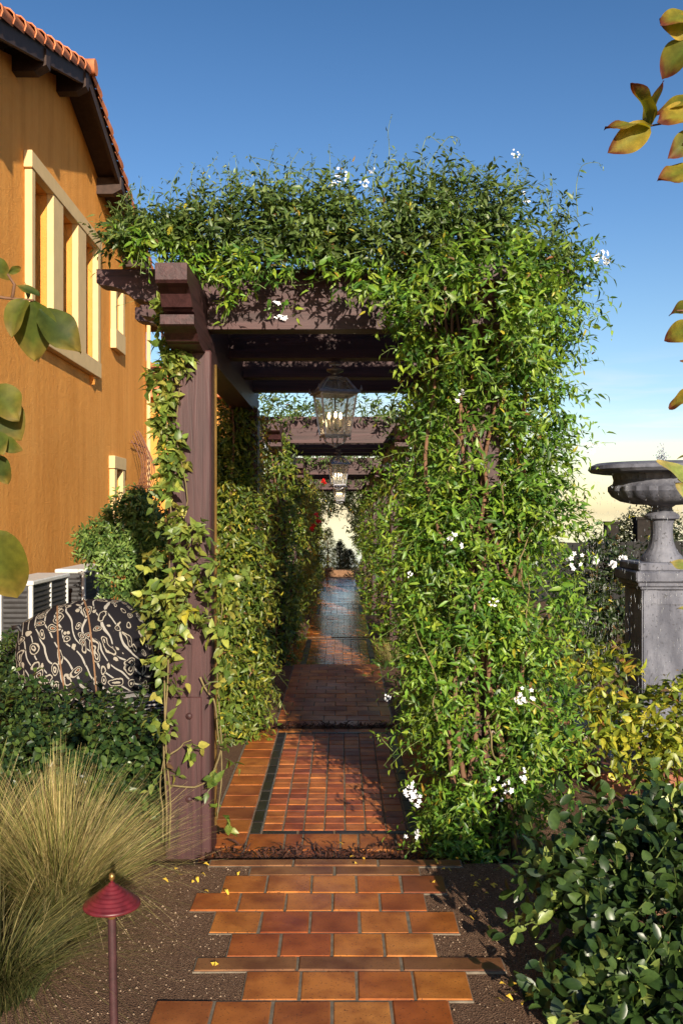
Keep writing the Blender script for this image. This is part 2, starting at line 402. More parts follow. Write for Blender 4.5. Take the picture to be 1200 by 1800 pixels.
# ------------------------------------------------------------------ path of tiles
_tc = {}
def tile_mesh(w, d, m, h=.03, b=.005):
    k = (round(w, 3), round(d, 3), m)
    if k not in _tc:
        mb = MB(); x, y = w/2, d/2
        vs = [(-x, -y, -h), (x, -y, -h), (x, y, -h), (-x, y, -h), (-x, -y, -b), (x, -y, -b), (x, y, -b), (-x, y, -b), (-x+b, -y+b, 0), (x-b, -y+b, 0), (x-b, y-b, 0), (-x+b, y-b, 0)]
        me = bpy.data.meshes.new('tile')
        me.from_pydata(vs, [], [(0, 1, 5, 4), (1, 2, 6, 5), (2, 3, 7, 6), (3, 0, 4, 7), (4, 5, 9, 8), (5, 6, 10, 9), (6, 7, 11, 10), (7, 4, 8, 11), (8, 9, 10, 11)])
        me.materials.append(M[m]); _tc[k] = me
    return _tc[k]
def tile(parent, x0, x1, y0, y1, z, m='tile', g=.010, name='tile'):
    w, d = round((x1-x0-g)*250)/250, round((y1-y0-g)*250)/250
    o = bpy.data.objects.new(name, tile_mesh(w, d, m)); col.objects.link(o); o.parent = parent
    p = wloc(parent)
    o.location = ((x0+x1)/2-p.x, (y0+y1)/2-p.y, z+random.uniform(-.002, .002)-p.z)
    o.rotation_euler = (random.gauss(0, .004), random.gauss(0, .004), random.gauss(0, .006))
    return o
# landing in front of the arbour
T = .2045
rows = [  # y0, y1, x_left, pieces, piece length, material
    (2.21, 2.42, -.45, 4, T, 'tile'), (2.42, 2.63, -.60, 5, T, 'tile'), (2.63, 2.735, -.55, 3, .41, 'tile_brown'), (2.735, 2.94, -.5, 4, T, 'tile'), (2.94, 3.056, -.36, 3, .37, 'tile_brown'),
    (3.056, 3.271, -.646, 5, T, 'tile'), (3.271, 3.480, -.354, 4, T, 'tile'), (3.480, 3.592, -.555, 3, .39, 'tile_brown'),
    (3.592, 3.793, -.446, 4, T, 'tile'), (3.793, 4.0015, -.54, 5, T, 'tile'), (4.0015, 4.193, -.652, 5, T, 'tile'), (4.193, 4.397, -.546, 5, T, 'tile'),
    (4.397, 4.512, -.441, 2, .408, 'tile_brown'), (4.512, 4.60, -.644, 3, .41, 'tile_brown')]
mb = MB()
for y0, y1, xl, n, L, m in rows: mb.box(xl+.003, xl+n*L-.003, y0-.001, y1+.001, -.20, -.0045)
land = mb.build('path', M['mortar']); tag(land, 'tiled landing', None, None, 'structure')
for y0, y1, xl, n, L, m in rows:
    for i in range(n): tile(land, xl+i*L, xl+(i+1)*L, y0, y1, 0, m)
PCX = -.04
def framed_panel(y0, y1, z, single):
    """bordered panel: outer tiles, black band, field of small square tiles"""
    x0, x1 = PCX-.715, PCX+.715; s0, s1 = PCX-.487, PCX+.487; f0, f1 = PCX-.417, PCX+.417
    pieces = []
    nb = 14; d = (y1-y0)/nb
    for i in range(nb):
        for a, b in ((x0, s0), (s1, x1)): pieces.append((a, b, y0+i*d, y0+(i+1)*d, 'tile_wet'))
    ya, yb = y0+.68, y1-.12
    yf0, yf1 = ya+.06, yb-.06
    L = [.21, .10, .21, .10, .21, .144]; x = s0
    for i in range(6): pieces.append((x, x+L[i], y0+.42, ya, 'tile_wet')); x += L[i]
    for j in range(2):
        for i in range(4): pieces.append((s0+i*.2435, s0+(i+1)*.2435, y0+.21*j, y0+.21*(j+1), 'tile_wet'))
    for i in range(5): pieces.append((s0+i*.1948, s0+(i+1)*.1948, yb, y1, 'tile_wet'))
    for i in range(12):
        h = (yb-ya)/12
        pieces.append((s0, f0, ya+i*h, ya+(i+1)*h, 'tile_black')); pieces.append((f1, s1, ya+i*h, ya+(i+1)*h, 'tile_black'))
    for i in range(4):
        w = (f1-f0)/4
        pieces.append((f0+i*w, f0+(i+1)*w, ya, yf0, 'tile_black')); pieces.append((f0+i*w, f0+(i+1)*w, yf1, yb, 'tile_black'))
    nr = 20; h = (yf1-yf0)/nr; w = (f1-f0)/7
    for i in range(7):
        for j in range(nr): pieces.append((f0+i*w, f0+(i+1)*w, yf0+j*h, yf0+(j+1)*h, 'tile_field'))
    return x0, x1, pieces
def bond_panel(y0, y1, z):
    x0, x1 = PCX-.525, PCX+.49; pieces = []
    nr = 16; h = (y1-y0)/nr; w = (x1-x0)/5
    for j in range(nr):
        o = 0 if j % 2 else w/2
        xs = [x0]+[x0+o+i*w for i in range(0 if o else 1, 5)]+[x1]
        for a, b in zip(xs, xs[1:]): pieces.append((a, b, y0+j*h, y0+(j+1)*h, 'tile_wet'))
    return x0, x1, pieces
for k in range(4):
    z = -DROP*(k+1)
    for typ in (0, 1):
        y0, y1 = (4.66+MOD*k, 7.93+MOD*k) if typ == 0 else (8.04+MOD*k, 11.28+MOD*k)
        x0, x1, pieces = framed_panel(y0, y1, z, k == 0) if typ == 0 else bond_panel(y0, y1, z)
        mb = MB(); mb.box(x0-.01, x1+.01, y0-.01, y1+.01, z-.25, z-.0045)
        base = mb.build('path', M['mortar']); tag(base, kind='structure')
        if k == 0:
            for a, b, c, d, m in pieces: tile(base, a, b, c, d, z, m, .008)
        else:
            for mname in sorted(set(p[4] for p in pieces)):
                t = MB()
                for a, b, c, d, m in pieces:
                    if m == mname: t.box(a+.004, b-.004, c+.004, d-.004, z-.03, z+random.uniform(-.002, .002))
                o = t.build('tiles', M['tile_far' if mname != 'tile_black' else mname], base); tag(o, kind='stuff')
# paved end of the walk
mb = MB(); mb.box(-.62, .55, 31.45, 33.6, -.95, -.655); o = mb.build('path', M['mortar']); tag(o, kind='structure')

# ------------------------------------------------------------------ leaf litter in the joints, gravel, fallen leaves
def litter(name, spots, m, label, cat, size=(.03, .09), wid=.006):
    mb = MB()
    for (x, y, z) in spots:
        L = random.uniform(*size); a = random.uniform(0, 6.28); u = random.uniform(-.1, .5)
        d = Vector((math.cos(a), math.sin(a), u)).normalized(); s = Vector((-math.sin(a), math.cos(a), random.uniform(-.6, .6))).normalized()*wid
        p = Vector((x, y, z)); q = p+d*L*.5+Vector((0, 0, .008)); r = p+d*L
        mb.add([p-s*.4, p+s*.4, q+s, r, q-s], [(0, 1, 2, 4), (4, 2, 3)])
    o = mb.build(name, m); tag(o, label, cat, None, 'stuff'); return o
sp = []
for i in range(1500):
    t = random.random()
    x = random.uniform(-.72, .62); y = 4.62+abs(random.gauss(0, .12)); hump = .03*math.exp(-((y-4.85)/.18)**2)*(.6+.6*abs(math.sin(6*x+1)))
    y = min(y+.12, 5.12); sp.append((x, y, -.128+random.uniform(0, .02)+hump*random.random()))
for i in range(420): sp.append((random.uniform(-.65, .6), random.gauss(7.99, .035), -.135+random.uniform(0, .02)))
for i in range(420): sp.append((random.uniform(-.6, .55), random.gauss(11.5, .07), -.258+random.uniform(0, .02)))
litter('leaf_litter', sp, M['litter'], 'dry brown twigs and leaf litter lying along the joints of the path', 'leaf litter')
sp = []
for i in range(46):
    px, py = random.choice([(780, 1530), (790, 1540), (850, 1560), (930, 1600), (350, 1540), (380, 1690), (900, 1740), (860, 1620), (640, 1500), (370, 1580)])
    px += random.gauss(0, 28); py += random.gauss(0, 14); Y = 1.7*F/(py-900)
    sp.append(((px-600)*Y/F, Y, .004))
litter('fallen_leaves', sp, M['yellow_leaf'], 'small yellow fallen leaves scattered beside the tiled landing', 'fallen leaves', (.018, .04), .008)
def pebbles():
    mb = MB()
    for i in range(2600):
        y = random.uniform(2.9, 4.7); x = random.uniform(-1.3, 1.3)
        hit = any(r[0]-.005 <= y <= r[1]+.005 and r[2]-.004 < x < r[2]+r[3]*r[4]+.004 for r in rows)
        if hit: continue
        r = random.uniform(.0015, .0042)*(1.8 if random.random() < .03 else 1); z = ground_z(x, y)+.003
        mb.add([(x+r, y, z), (x, y+r, z), (x-r, y, z), (x, y-r, z), (x, y, z+r*1.1)], [(0, 1, 4), (1, 2, 4), (2, 3, 4), (3, 0, 4)])
    o = mb.build('gravel', M['pebble']); tag(o, 'fine brown gravel on the ground either side of the tiled landing', 'gravel', None, 'stuff')
pebbles()

# ------------------------------------------------------------------ foliage machinery
def nrm(a): return a/np.maximum(np.linalg.norm(a, axis=-1, keepdims=True), 1e-9)
LEAFSHAPES = {  # stations along the leaf and relative half widths there
    'lance': ((.28, 1.0), (.66, .72)), 'ovate': ((.14, .72), (.34, 1.0), (.68, .62)), 'round': ((.12, .62), (.34, .95), (.60, 1.0), (.84, .62))}
def leaf_topo(shape):
    st = LEAFSHAPES[shape]; m = len(st); ts, ws = [0.], [0.]
    for t, w in st: ts += [t]*3; ws += [w, 0, -w]
    ts.append(1.); ws.append(0.)
    Fs = [(0, 2, 1), (0, 3, 2)]
    for i in range(m-1):
        a = 1+3*i; Fs += [(a, a+1, a+4, a+3), (a+1, a+2, a+5, a+4)]
    a = 1+3*(m-1); e = a+3; Fs += [(a, a+1, e), (a+1, a+2, e)]
    return np.array(ts), np.array(ws), Fs
def leaf_local(L, W, shape, fold, curl):
    ts, ws, Fs = leaf_topo(shape); n = len(L)
    V = np.zeros((n, len(ts), 3))
    V[:, :, 0] = ts[None]*L[:, None]; V[:, :, 1] = ws[None]*W[:, None]*.5
    V[:, :, 2] = np.abs(ws)[None]*W[:, None]*.5*fold[:, None]-curl[:, None]*L[:, None]*(ts**2)[None]
    return V
def frame(D, Nn):
    x = nrm(D); z = nrm(Nn-x*np.sum(Nn*x, -1, keepdims=True)); y = np.cross(z, x); return x, y, z
def leaf_mesh(name, P, D, Nn, L, W, C, shape, fold, curl, m):
    n = len(P); V = leaf_local(L, W, shape, fold, curl); x, y, z = frame(D, Nn)
    Wd = P[:, None, :]+V[:, :, 0:1]*x[:, None]+V[:, :, 1:2]*y[:, None]+V[:, :, 2:3]*z[:, None]
    me = bpy.data.meshes.new(name)
    ts, ws, Fs = leaf_topo(shape); nv_ = len(ts)
    me.vertices.add(n*nv_); me.vertices.foreach_set('co', Wd.reshape(-1).astype(np.float32))
    fl = np.concatenate([np.array(f) for f in Fs]); cnt = np.array([len(f) for f in Fs])
    loops = (fl[None]+nv_*np.arange(n)[:, None]).reshape(-1).astype(np.int32)
    tot = np.tile(cnt, n); start = np.concatenate([[0], np.cumsum(tot)[:-1]]).astype(np.int32)
    me.loops.add(len(loops)); me.loops.foreach_set('vertex_index', loops)
    me.polygons.add(len(tot)); me.polygons.foreach_set('loop_start', start)
    try: me.polygons.foreach_set('loop_total', tot.astype(np.int32))
    except Exception: pass
    me.update(calc_edges=True); me.validate()
    at_ = me.attributes.new('Col', 'FLOAT_COLOR', 'POINT')
    cc = np.ones((n, nv_, 4)); cc[:, :, :3] = C[:, None, :]; cc[:, ws == 0, :3] *= 1.12
    at_.data.foreach_set('color', cc.reshape(-1).astype(np.float32))
    me.materials.append(m); me.shade_smooth()
    return me

def palette(n, cols, wts):
    i = rng.choice(len(cols), n, p=np.array(wts)/sum(wts)); c = np.array(cols)[i]
    return c
CAMP = np.array([0, 0, CAMZ])
class Foliage:
    def __init__(s): s.P = []; s.D = []; s.N = []; s.L = []; s.W = []; s.C = []; s.O = []; s.st = []
    def shoots(s, O, Dn, Out, length, K, leaf=(.034, .082), aspect=.32, cols=None, wts=None, droop=.3, spread=.9, upbias=.6, shade=(.75, 1.2), stems=.35, tipcol=None, stemrad=.0016):
        n = len(O); Dn = nrm(Dn); s1 = nrm(np.cross(Dn, rng.normal(size=(n, 3)))); s2 = np.cross(Dn, s1)
        base = palette(n, cols, wts)*rng.uniform(*shade, (n, 1))
        keep = rng.random(n) < stems
        for k in range(K):
            t = (k+rng.random(n)*.6+.3)/K; p = O+Dn*(length*t)[:, None]; p[:, 2] -= droop*length*t*t
            a = k*2.4+rng.normal(0, .5, n)
            d = Dn*rng.uniform(.35, .9, (n, 1))+(s1*np.cos(a)[:, None]+s2*np.sin(a)[:, None])*spread+rng.normal(0, .2, (n, 3)); d[:, 2] -= droop*.5
            nn = np.array([0, 0, upbias])+Out*.55+rng.normal(0, .42, (n, 3))
            L = rng.uniform(*leaf, n)*(1.0-.35*t)
            s.P.append(p); s.D.append(d); s.N.append(nn); s.L.append(L); s.W.append(L*aspect*rng.uniform(.8, 1.25, n)); s.O.append(Out)
            c = base*rng.uniform(.75, 1.25, (n, 1))
            if tipcol is not None:
                f = np.clip((t-.55)*1.6, 0, .7)[:, None]*(rng.random((n, 1)) < .7); c = c*(1-f)+np.array(tipcol)*f
            yl = rng.random(n) < s.yellow
            c[yl] = palette(int(yl.sum()), [(.42, .36, .04), (.40, .24, .04), (.22, .09, .03), (.15, .085, .04)], [6, 1, 1, 3])
            s.C.append(c)
        e = O+Dn*length[:, None]; e[:, 2] -= droop*length
        mid = O+Dn*(length*.5)[:, None]; mid[:, 2] -= droop*length*.25
        for i in np.nonzero(keep)[0]: s.st.append((O[i], mid[i], e[i], stemrad))
        return s
    yellow = .02; hole = 9; channel = None
    def blob(s, c, r, n, K=8, length=(.12, .25), rad=(.75, 1.03), out=.75, up=.25, e=1.0, facing=None, lump=.12, **kw):
        d = nrm(rng.normal(size=(n*3, 3)))
        view = nrm(CAMP-np.array(c)); f = d @ view
        keep = (f > -.15) | (rng.random(n*3) < .35); d = d[keep][:n]; m = len(d)
        q = np.sign(d)*np.abs(d)**e; q = q/np.maximum(np.linalg.norm(q, axis=1, keepdims=True), 1e-9)**(1 if e == 1 else .9)
        rr = rng.uniform(*rad, m)*(1+lump*np.sin(q[:, 0]*7+c[1])*np.sin(q[:, 2]*8+c[0]*3)+rng.normal(0, lump*.5, m))
        O = np.array(c)+q*np.array(r)*rr[:, None]
        Out = nrm(q/np.array(r))
        h = np.sin(O @ np.array([6.1, 3.3, 2.7])+1.3)+np.sin(O @ np.array([-4.2, 5.1, 7.9])+.4)+np.sin(O @ np.array([9.3, -2.0, -5.6])+2.1)+.6*np.sin(O @ np.array([17., 9., 13.]))
        k_ = (h < s.hole) | (rng.random(m) < .12)
        if s.channel is not None: k_ &= ~(s.channel(O) & (rng.random(m) < .75))
        O, Out = O[k_], Out[k_]; m = len(O)
        if not m: return s
        Dn = Out*out+np.array([0, 0, up])+rng.normal(0, .5, (m, 3))
        return s.shoots(O, Dn, Out, rng.uniform(*length, m), K, **kw)
    def arrays(s):
        return tuple(np.concatenate(a) for a in (s.P, s.D, s.N, s.L, s.W, s.C, s.O))
    def build(s, thing, m, shape='lance', singles=300, foldr=(.15, .6), curlr=(.05, .45), part='foliage', zmin=None, cut=None):
        P, D, Nn, L, W, C, O = s.arrays()
        keep = np.ones(len(P), bool)
        if zmin is not None: keep &= P[:, 2] > zmin
        if cut is not None: keep &= ~cut(P)
        P, D, Nn, L, W, C, O = (a[keep] for a in (P, D, Nn, L, W, C, O))
        fold = rng.uniform(*foldr, len(P)); curl = rng.uniform(*curlr, len(P))
        off = np.array(wloc(thing)); one = np.zeros(len(P), bool)
        if singles:
            v = CAMP-P; dist = np.linalg.norm(v, axis=1)
            px = np.abs(P[:, 0]/P[:, 1]*F) < 600; py = np.abs((P[:, 2]-CAMZ)/P[:, 1]*F) < 900
            x, y, z = frame(D, Nn); face = np.abs(np.sum(z*nrm(v), 1))
            sc = L/dist*(.4+face)*px*py*(np.sum(O*nrm(v), 1) > .1)
            # leaves nearest the camera in their own patch of the picture
            cellx = (P[:, 0]/P[:, 1]*F//14).astype(int); celly = ((P[:, 2]-CAMZ)/P[:, 1]*F//14).astype(int); key = cellx*100003+celly
            order = np.lexsort((dist, key)); first = np.ones(len(P), bool); ks = key[order]; first[1:] = ks[1:] != ks[:-1]
            front = np.zeros(len(P), bool); front[order[first]] = True
            sc = sc*front
            ids = np.argsort(-sc)[:singles]; ids = ids[sc[ids] > 0]; one[ids] = True
            ctr = C[ids]; nv = 10; var = []
            for j in range(nv):
                cj = ctr[rng.integers(len(ids))][None]
                aw = float(np.median(W[ids]/L[ids]))
                var.append(leaf_mesh('leaf', np.zeros((1, 3)), np.array([[1., 0, 0]]), np.array([[0, 0, 1.]]), np.ones(1), np.array([aw])*rng.uniform(.85, 1.15), cj, shape, rng.uniform(*foldr, 1), rng.uniform(*curlr, 1), m))
            X, Y, Z = x[ids], y[ids], z[ids]
            for q, i in enumerate(ids):
                o = bpy.data.objects.new('leaf', var[q % nv]); col.objects.link(o); o.parent = thing
                S = L[i]; p = P[i]-off
                o.matrix_basis = Matrix(((X[q][0]*S, Y[q][0]*S, Z[q][0]*S, p[0]), (X[q][1]*S, Y[q][1]*S, Z[q][1]*S, p[1]), (X[q][2]*S, Y[q][2]*S, Z[q][2]*S, p[2]), (0, 0, 0, 1)))
        r = ~one
        me = leaf_mesh(part, P[r]-off, D[r], Nn[r], L[r], W[r], C[r], shape, fold[r], curl[r], m)
        o = bpy.data.objects.new(part, me); col.objects.link(o); o.parent = thing
        if singles: tag(o, kind='stuff')
        if s.st:
            mb = MB()
            for a, b, c, rd in s.st:
                if zmin is not None and min(a[2], c[2]) < zmin: continue
                if cut is not None and (cut(np.array([a]))[0] or cut(np.array([c]))[0]): continue
                mb.tube([a, b, c], [rd*1.2, rd, rd*.5], 3, cap=False)
            tag(mb.build('stems', M['green_stem'], thing), kind='stuff')
        return o
def vine_stem(mb, pts, r0, r1, wob=.02, n=14, sides=6):
    pts = [Vector(p) for p in pts]; out = []; m = len(pts)-1
    ph = random.uniform(0, 6)
    for i in range(n+1):
        t = i/n*m; k = min(int(t), m-1); f = t-k
        p = pts[k].lerp(pts[k+1], f)+Vector((math.sin(t*5+ph), math.cos(t*4+ph*2), 0))*wob
        out.append(p)
    mb.tube(out, [r0+(r1-r0)*i/n for i in range(n+1)], sides)
    return out
FLOWERS = []
def flower_meshes():
    for v in range(4):
        mb = MB(); c = []
        for k in range(random.randint(7, 11)):
            p = Vector((random.gauss(0, .024), random.gauss(0, .018), random.gauss(0, .02))); n = (Vector((random.gauss(0, .5), -1, random.gauss(.2, .4)))).normalized()
            u = n.orthogonal().normalized(); w = n.cross(u); r = random.uniform(.011, .016); a0 = random.uniform(0, 6)
            for q in range(5):
                a = a0+q*1.2566
                d = u*math.cos(a)+w*math.sin(a); t = -u*math.sin(a)+w*math.cos(a)
                mb.add([p, p+d*r*.55+t*r*.33+n*.003, p+d*r+n*.001, p+d*r*.55-t*r*.33+n*.003], [(0, 1, 2, 3)])
        o = mb.build('flower_cluster', M['petal']); me = o.data; bpy.data.objects.remove(o); FLOWERS.append(me)
flower_meshes()
def flowers(thing, spots):
    off = wloc(thing)
    for i, (px, py, Y, s) in enumerate(spots):
        o = bpy.data.objects.new('flower_cluster', FLOWERS[i % 4]); col.objects.link(o); o.parent = thing; tag(o, kind='stuff')
        o.location = at(px, py, Y)-off; o.scale = (s, s, s); o.rotation_euler = (random.uniform(-.3, .3), random.uniform(-3, 3), random.uniform(-.3, .3))
def whips(f, thing, curves, Y, leaf=.05, **kw):
    """long bare runners that leave the mass, with few leaves"""
    for cv in curves:
        mb = MB(); pts = [at(x, y, Y+random.uniform(-.05, .05)) for x, y in cv]; out = []
        m = len(pts)-1; n = 14
        for i in range(n+1):
            t = i/n*m; k = min(int(t), m-1); u = t-k
            p0, p1, p2, p3 = pts[max(k-1, 0)], pts[k], pts[k+1], pts[min(k+2, m)]
            out.append(.5*((2*p1)+(-p0+p2)*u+(2*p0-5*p1+4*p2-p3)*u*u+(-p0+3*p1-3*p2+p3)*u**3))
        mb.tube(out, [.0026*(1-.6*i/n) for i in range(n+1)], 4); mb.build('runner', M['green_stem'], thing)
        for i in range(2, n+1):
            if random.random() < .85:
                d = np.array(out[i]-out[i-1]); O = np.array([out[i]]); dd = nrm(d[None]+rng.normal(0, .01, (1, 3)))
                f.shoots(O, dd+rng.normal(0, .5, (1, 3)), np.array([[0, -1., .3]]), np.array([.02]), 1, leaf=(leaf*.6*(1.15-i/n*.7), leaf*(1.15-i/n*.7)), stems=0, **kw)

# ------------------------------------------------------------------ pergola
def ogee(x_end, x_in, zt, zb, sgn):
    """end profile of a beam from its top corner to where the underside starts"""
    pts = []
    L = x_in-x_end; H = zt-zb
    seq = [(0, 1), (0, .62), (.06, .56), (.22, .52), (.36, .42), (.46, .26), (.52, .16), (.62, .16), (.66, .10), (.80, .07), (1, 0)]
    return [(x_end+L*a, zb+H*h) for a, h in seq]
def beam_profile(xa, xb, zt, zb, cut):
    left = ogee(xa, xa+cut, zt, zb, 1); right = ogee(xb, xb-cut, zt, zb, -1)
    return left+right[::-1]
PY0, PY1 = 4.98, 7.72      # post fronts
PL, PR = (-.92, -.69), (.61, .84)
def make_pergola():
    t = empty('pergola', (PCX, PY0, -DROP))
    for (xa, xb) in (PL, PR):
        for y in (PY0, PY1):
            p = MB().bbox(xa, xb, y, y+.23, -DROP-.05, 2.56, .008)
            po = p.build('post', M['wood_z'], t)
            MB().bbox(xa-.012, xb-.05, y-.012, y+.02, -DROP-.04, .72, .004).build('base_plate', M['wood_z'], po)
            for zz in (.62, .18):
                MB().lathe([(.018, 0), (.018, .006), (.012, .012), (0.002, .014)], (0, 0, 0), 10)
                b = MB(); pr = [(.018, 0), (.018, .006), (.012, .012), (.002, .014)]
                vs = []; n = 10
                for r, h in pr:
                    for k in range(n): a = 6.2832*k/n; vs.append(((xa+xb)/2+r*math.cos(a), y-.012-h, zz+r*math.sin(a)))
                b.add(vs, [(i*n+k, i*n+(k+1) % n, (i+1)*n+(k+1) % n, (i+1)*n+k) for i in range(3) for k in range(n)])
                b.build('bolt', M['wood_z'], po, smooth=True)
        cx = (xa+xb)/2
        # side beams in two layers with shaped ends
        MB().prism(beam_profile(4.44, 8.42, 2.88, 2.67, .30), 0, cx-.075, cx+.075).build('side_beam', M['wood_y'], t)
        MB().prism(beam_profile(4.60, 8.24, 2.668, 2.545, .30), 0, cx-.083, cx+.083).build('corbel_beam', M['wood_y'], t)
    for i, y in enumerate((5.14, 6.10, 6.98, 7.76)):
        MB().prism(beam_profile(-1.34, 1.27, 3.03, 2.835, .40), 1, y, y+.13).build('cross_beam', M['wood_x'], t)
        MB().prism(beam_profile(-1.10, 1.03, 2.833, 2.70, .26), 1, y-.006, y+.136).build('corbel_beam', M['wood_x'], t)
    MB().tube([(PL[1]+.008, 5.10, 2.5), (PL[1]+.008, 5.10, 0)], .007, 6).build('conduit', M['brass'], t)
    return t
perg = make_pergola()
labs = ['dark brown timber pergola nearest the camera, with shaped beam ends and a lantern', 'second timber pergola along the path, seen through the first', 'third timber pergola along the path, in shade', 'farthest timber pergola, framing the end of the walk']
for k in range(4):
    o = perg if k == 0 else copy_tree(perg)
    o.location = (PCX, PY0+MOD*k, -DROP*(k+1))
    tag(o, labs[k], 'pergola', 'pergolas along the tiled walk')

# ------------------------------------------------------------------ lanterns
def make_lantern():
    c = Vector((-.043, 6.25, 2.155)); t = empty('hanging_lantern', c)
    W0, W1, H = .082, .118, .275           # half widths at bottom, top
    zb, zt = c.z+.05, c.z+.05+H
    def ring(w, z): return [Vector((c.x+sx*w, c.y+sy*w, z)) for sx, sy in ((-1, -1), (1, -1), (1, 1), (-1, 1))]
    rot = Matrix.Translation(c) @ Matrix.Rotation(R(14), 4, 'Z') @ Matrix.Translation(-c)
    B, Tp = [rot @ p for p in ring(W0, zb)], [rot @ p for p in ring(W1, zt)]
    fr = MB()
    for i in range(4):
        j = (i+1) % 4
        fr.tube([B[i], Tp[i]], .0085, 4); fr.tube([B[i], B[j]], .009, 4); fr.tube([Tp[i], Tp[j]], .010, 4)
    fr.build('frame', M['silver'], t)
    E = [rot @ p for p in ring(.142, zt+.005)]; E2 = [rot @ p for p in ring(.136, zt+.022)]
    ev = MB(); ev.add(E+E2, [(3, 2, 1, 0), (4, 5, 6, 7)]+[(i, (i+1) % 4, 4+(i+1) % 4, 4+i) for i in range(4)])
    for p in E: ev.lathe([(.006, 0), (.009, .01), (.004, .022), (.002, .035)], p+Vector((0, 0, .012)), 8)
    ev.build('eave', M['silver'], t)
    r0, r1 = [rot @ p for p in ring(.118, zt+.022)], [rot @ p for p in ring(.062, zt+.105)]
    rf = MB()
    for i in range(4):
        j = (i+1) % 4; rf.tube([r0[i], r1[i]], .008, 4); rf.tube([r1[i], r1[j]], .008, 4)
        rf.tube([(r0[i]+r0[j])/2, (r1[i]+r1[j])/2], .004, 4)
    ro = rf.build('roof_frame', M['silver'], t)
    for i in range(4):
        j = (i+1) % 4
        MB().add([r0[i], r0[j], r1[j], r1[i]], [(0, 1, 2, 3)]).build('pane', M['pane'], ro)
        MB().add([B[i], B[j], Tp[j], Tp[i]], [(0, 1, 2, 3)]).build('pane', M['pane'], t)
    z = zt+.105
    MB().lathe([(.066, 0), (.066, .008), (.045, .016), (.022, .026), (.022, .036), (.055, .052), (.058, .062), (.03, .072), (.008, .078), (.008, .09)], (c.x, c.y, z), 20).build('cap', M['silver'], t, smooth=35)
    ch = MB(); zz = z+.09; top = 2.70; L = .040; k = 0
    while zz < top:
        pts = []
        for q in range(13):
            a = q/12*6.2832; u = .010*math.cos(a); v = L*.62*math.sin(a)
            pts.append((c.x+(u if k % 2 else 0), c.y+(0 if k % 2 else u), zz+.02+v))
        ch.tube(pts, .003, 5); zz += L*.95; k += 1
    ch.build('chain', M['silver'], t, smooth=True)
    MB().lathe([(.04, -.02), (.04, -.008), (.012, 0), (.008, .01)], (c.x, c.y, top), 12).build('ceiling_cap', M['silver'], t)
    sc = MB()
    for s in (-1, 1):
        for dv in ((1, 0), (0, 1)):
            pts = []
            for q in range(11):
                a = q/10; x = .075*(1-a)*s if q else .075*s
                x = s*.075*math.cos(a*1.57); zz_ = zb-.008-.055*math.sin(a*1.57)
                pts.append(rot @ Vector((c.x+x*dv[0], c.y+x*dv[1], zz_)))
            sc.tube(pts, .0055, 6)
    sc.lathe([(.012, -.075), (.014, -.066), (.006, -.055), (.012, -.045)], (c.x, c.y, zb), 10)
    for p in B: sc.lathe([(.003, -.03), (.008, -.02), (.004, -.01), (.008, 0)], p, 8)
    sc.build('scroll_bracket', M['silver'], t, smooth=True)
    cn = MB(); 
    cn.tube([(c.x, c.y, zt), (c.x, c.y, zb+.05)], .006, 6)
    for q in range(3):
        a = q*2.094+.6; x, y = c.x+.045*math.cos(a), c.y+.045*math.sin(a)
        cn.tube([(c.x, c.y, zb+.05), ((c.x+x)/2, (c.y+y)/2, zb+.03), (x, y, zb+.06)], .004, 5)
        cd = MB().tube([(x, y, zb+.06), (x, y, zb+.115)], .011, 8).build('candle', M['candle'], t)
        MB().lathe([(.004, 0), (.010, .012), (.009, .022), (.003, .042)], (x, y, zb+.117), 8).build('bulb', M['bulb'], cd, smooth=True)
    cn.build('candle_holder', M['silver'], t, smooth=True)
    return t, c
lan, lc = make_lantern()
ll = ['large silver glass lantern hanging in the nearest pergola', 'middle silver lantern, hanging just below the nearest one', 'smallest silver lantern, farthest down the walk']
for k in range(3):
    o = lan if k == 0 else copy_tree(lan)
    o.location = (lc.x, lc.y+MOD*k, lc.z-DROP*k); tag(o, ll[k], 'lantern', 'lanterns hanging along the walk')

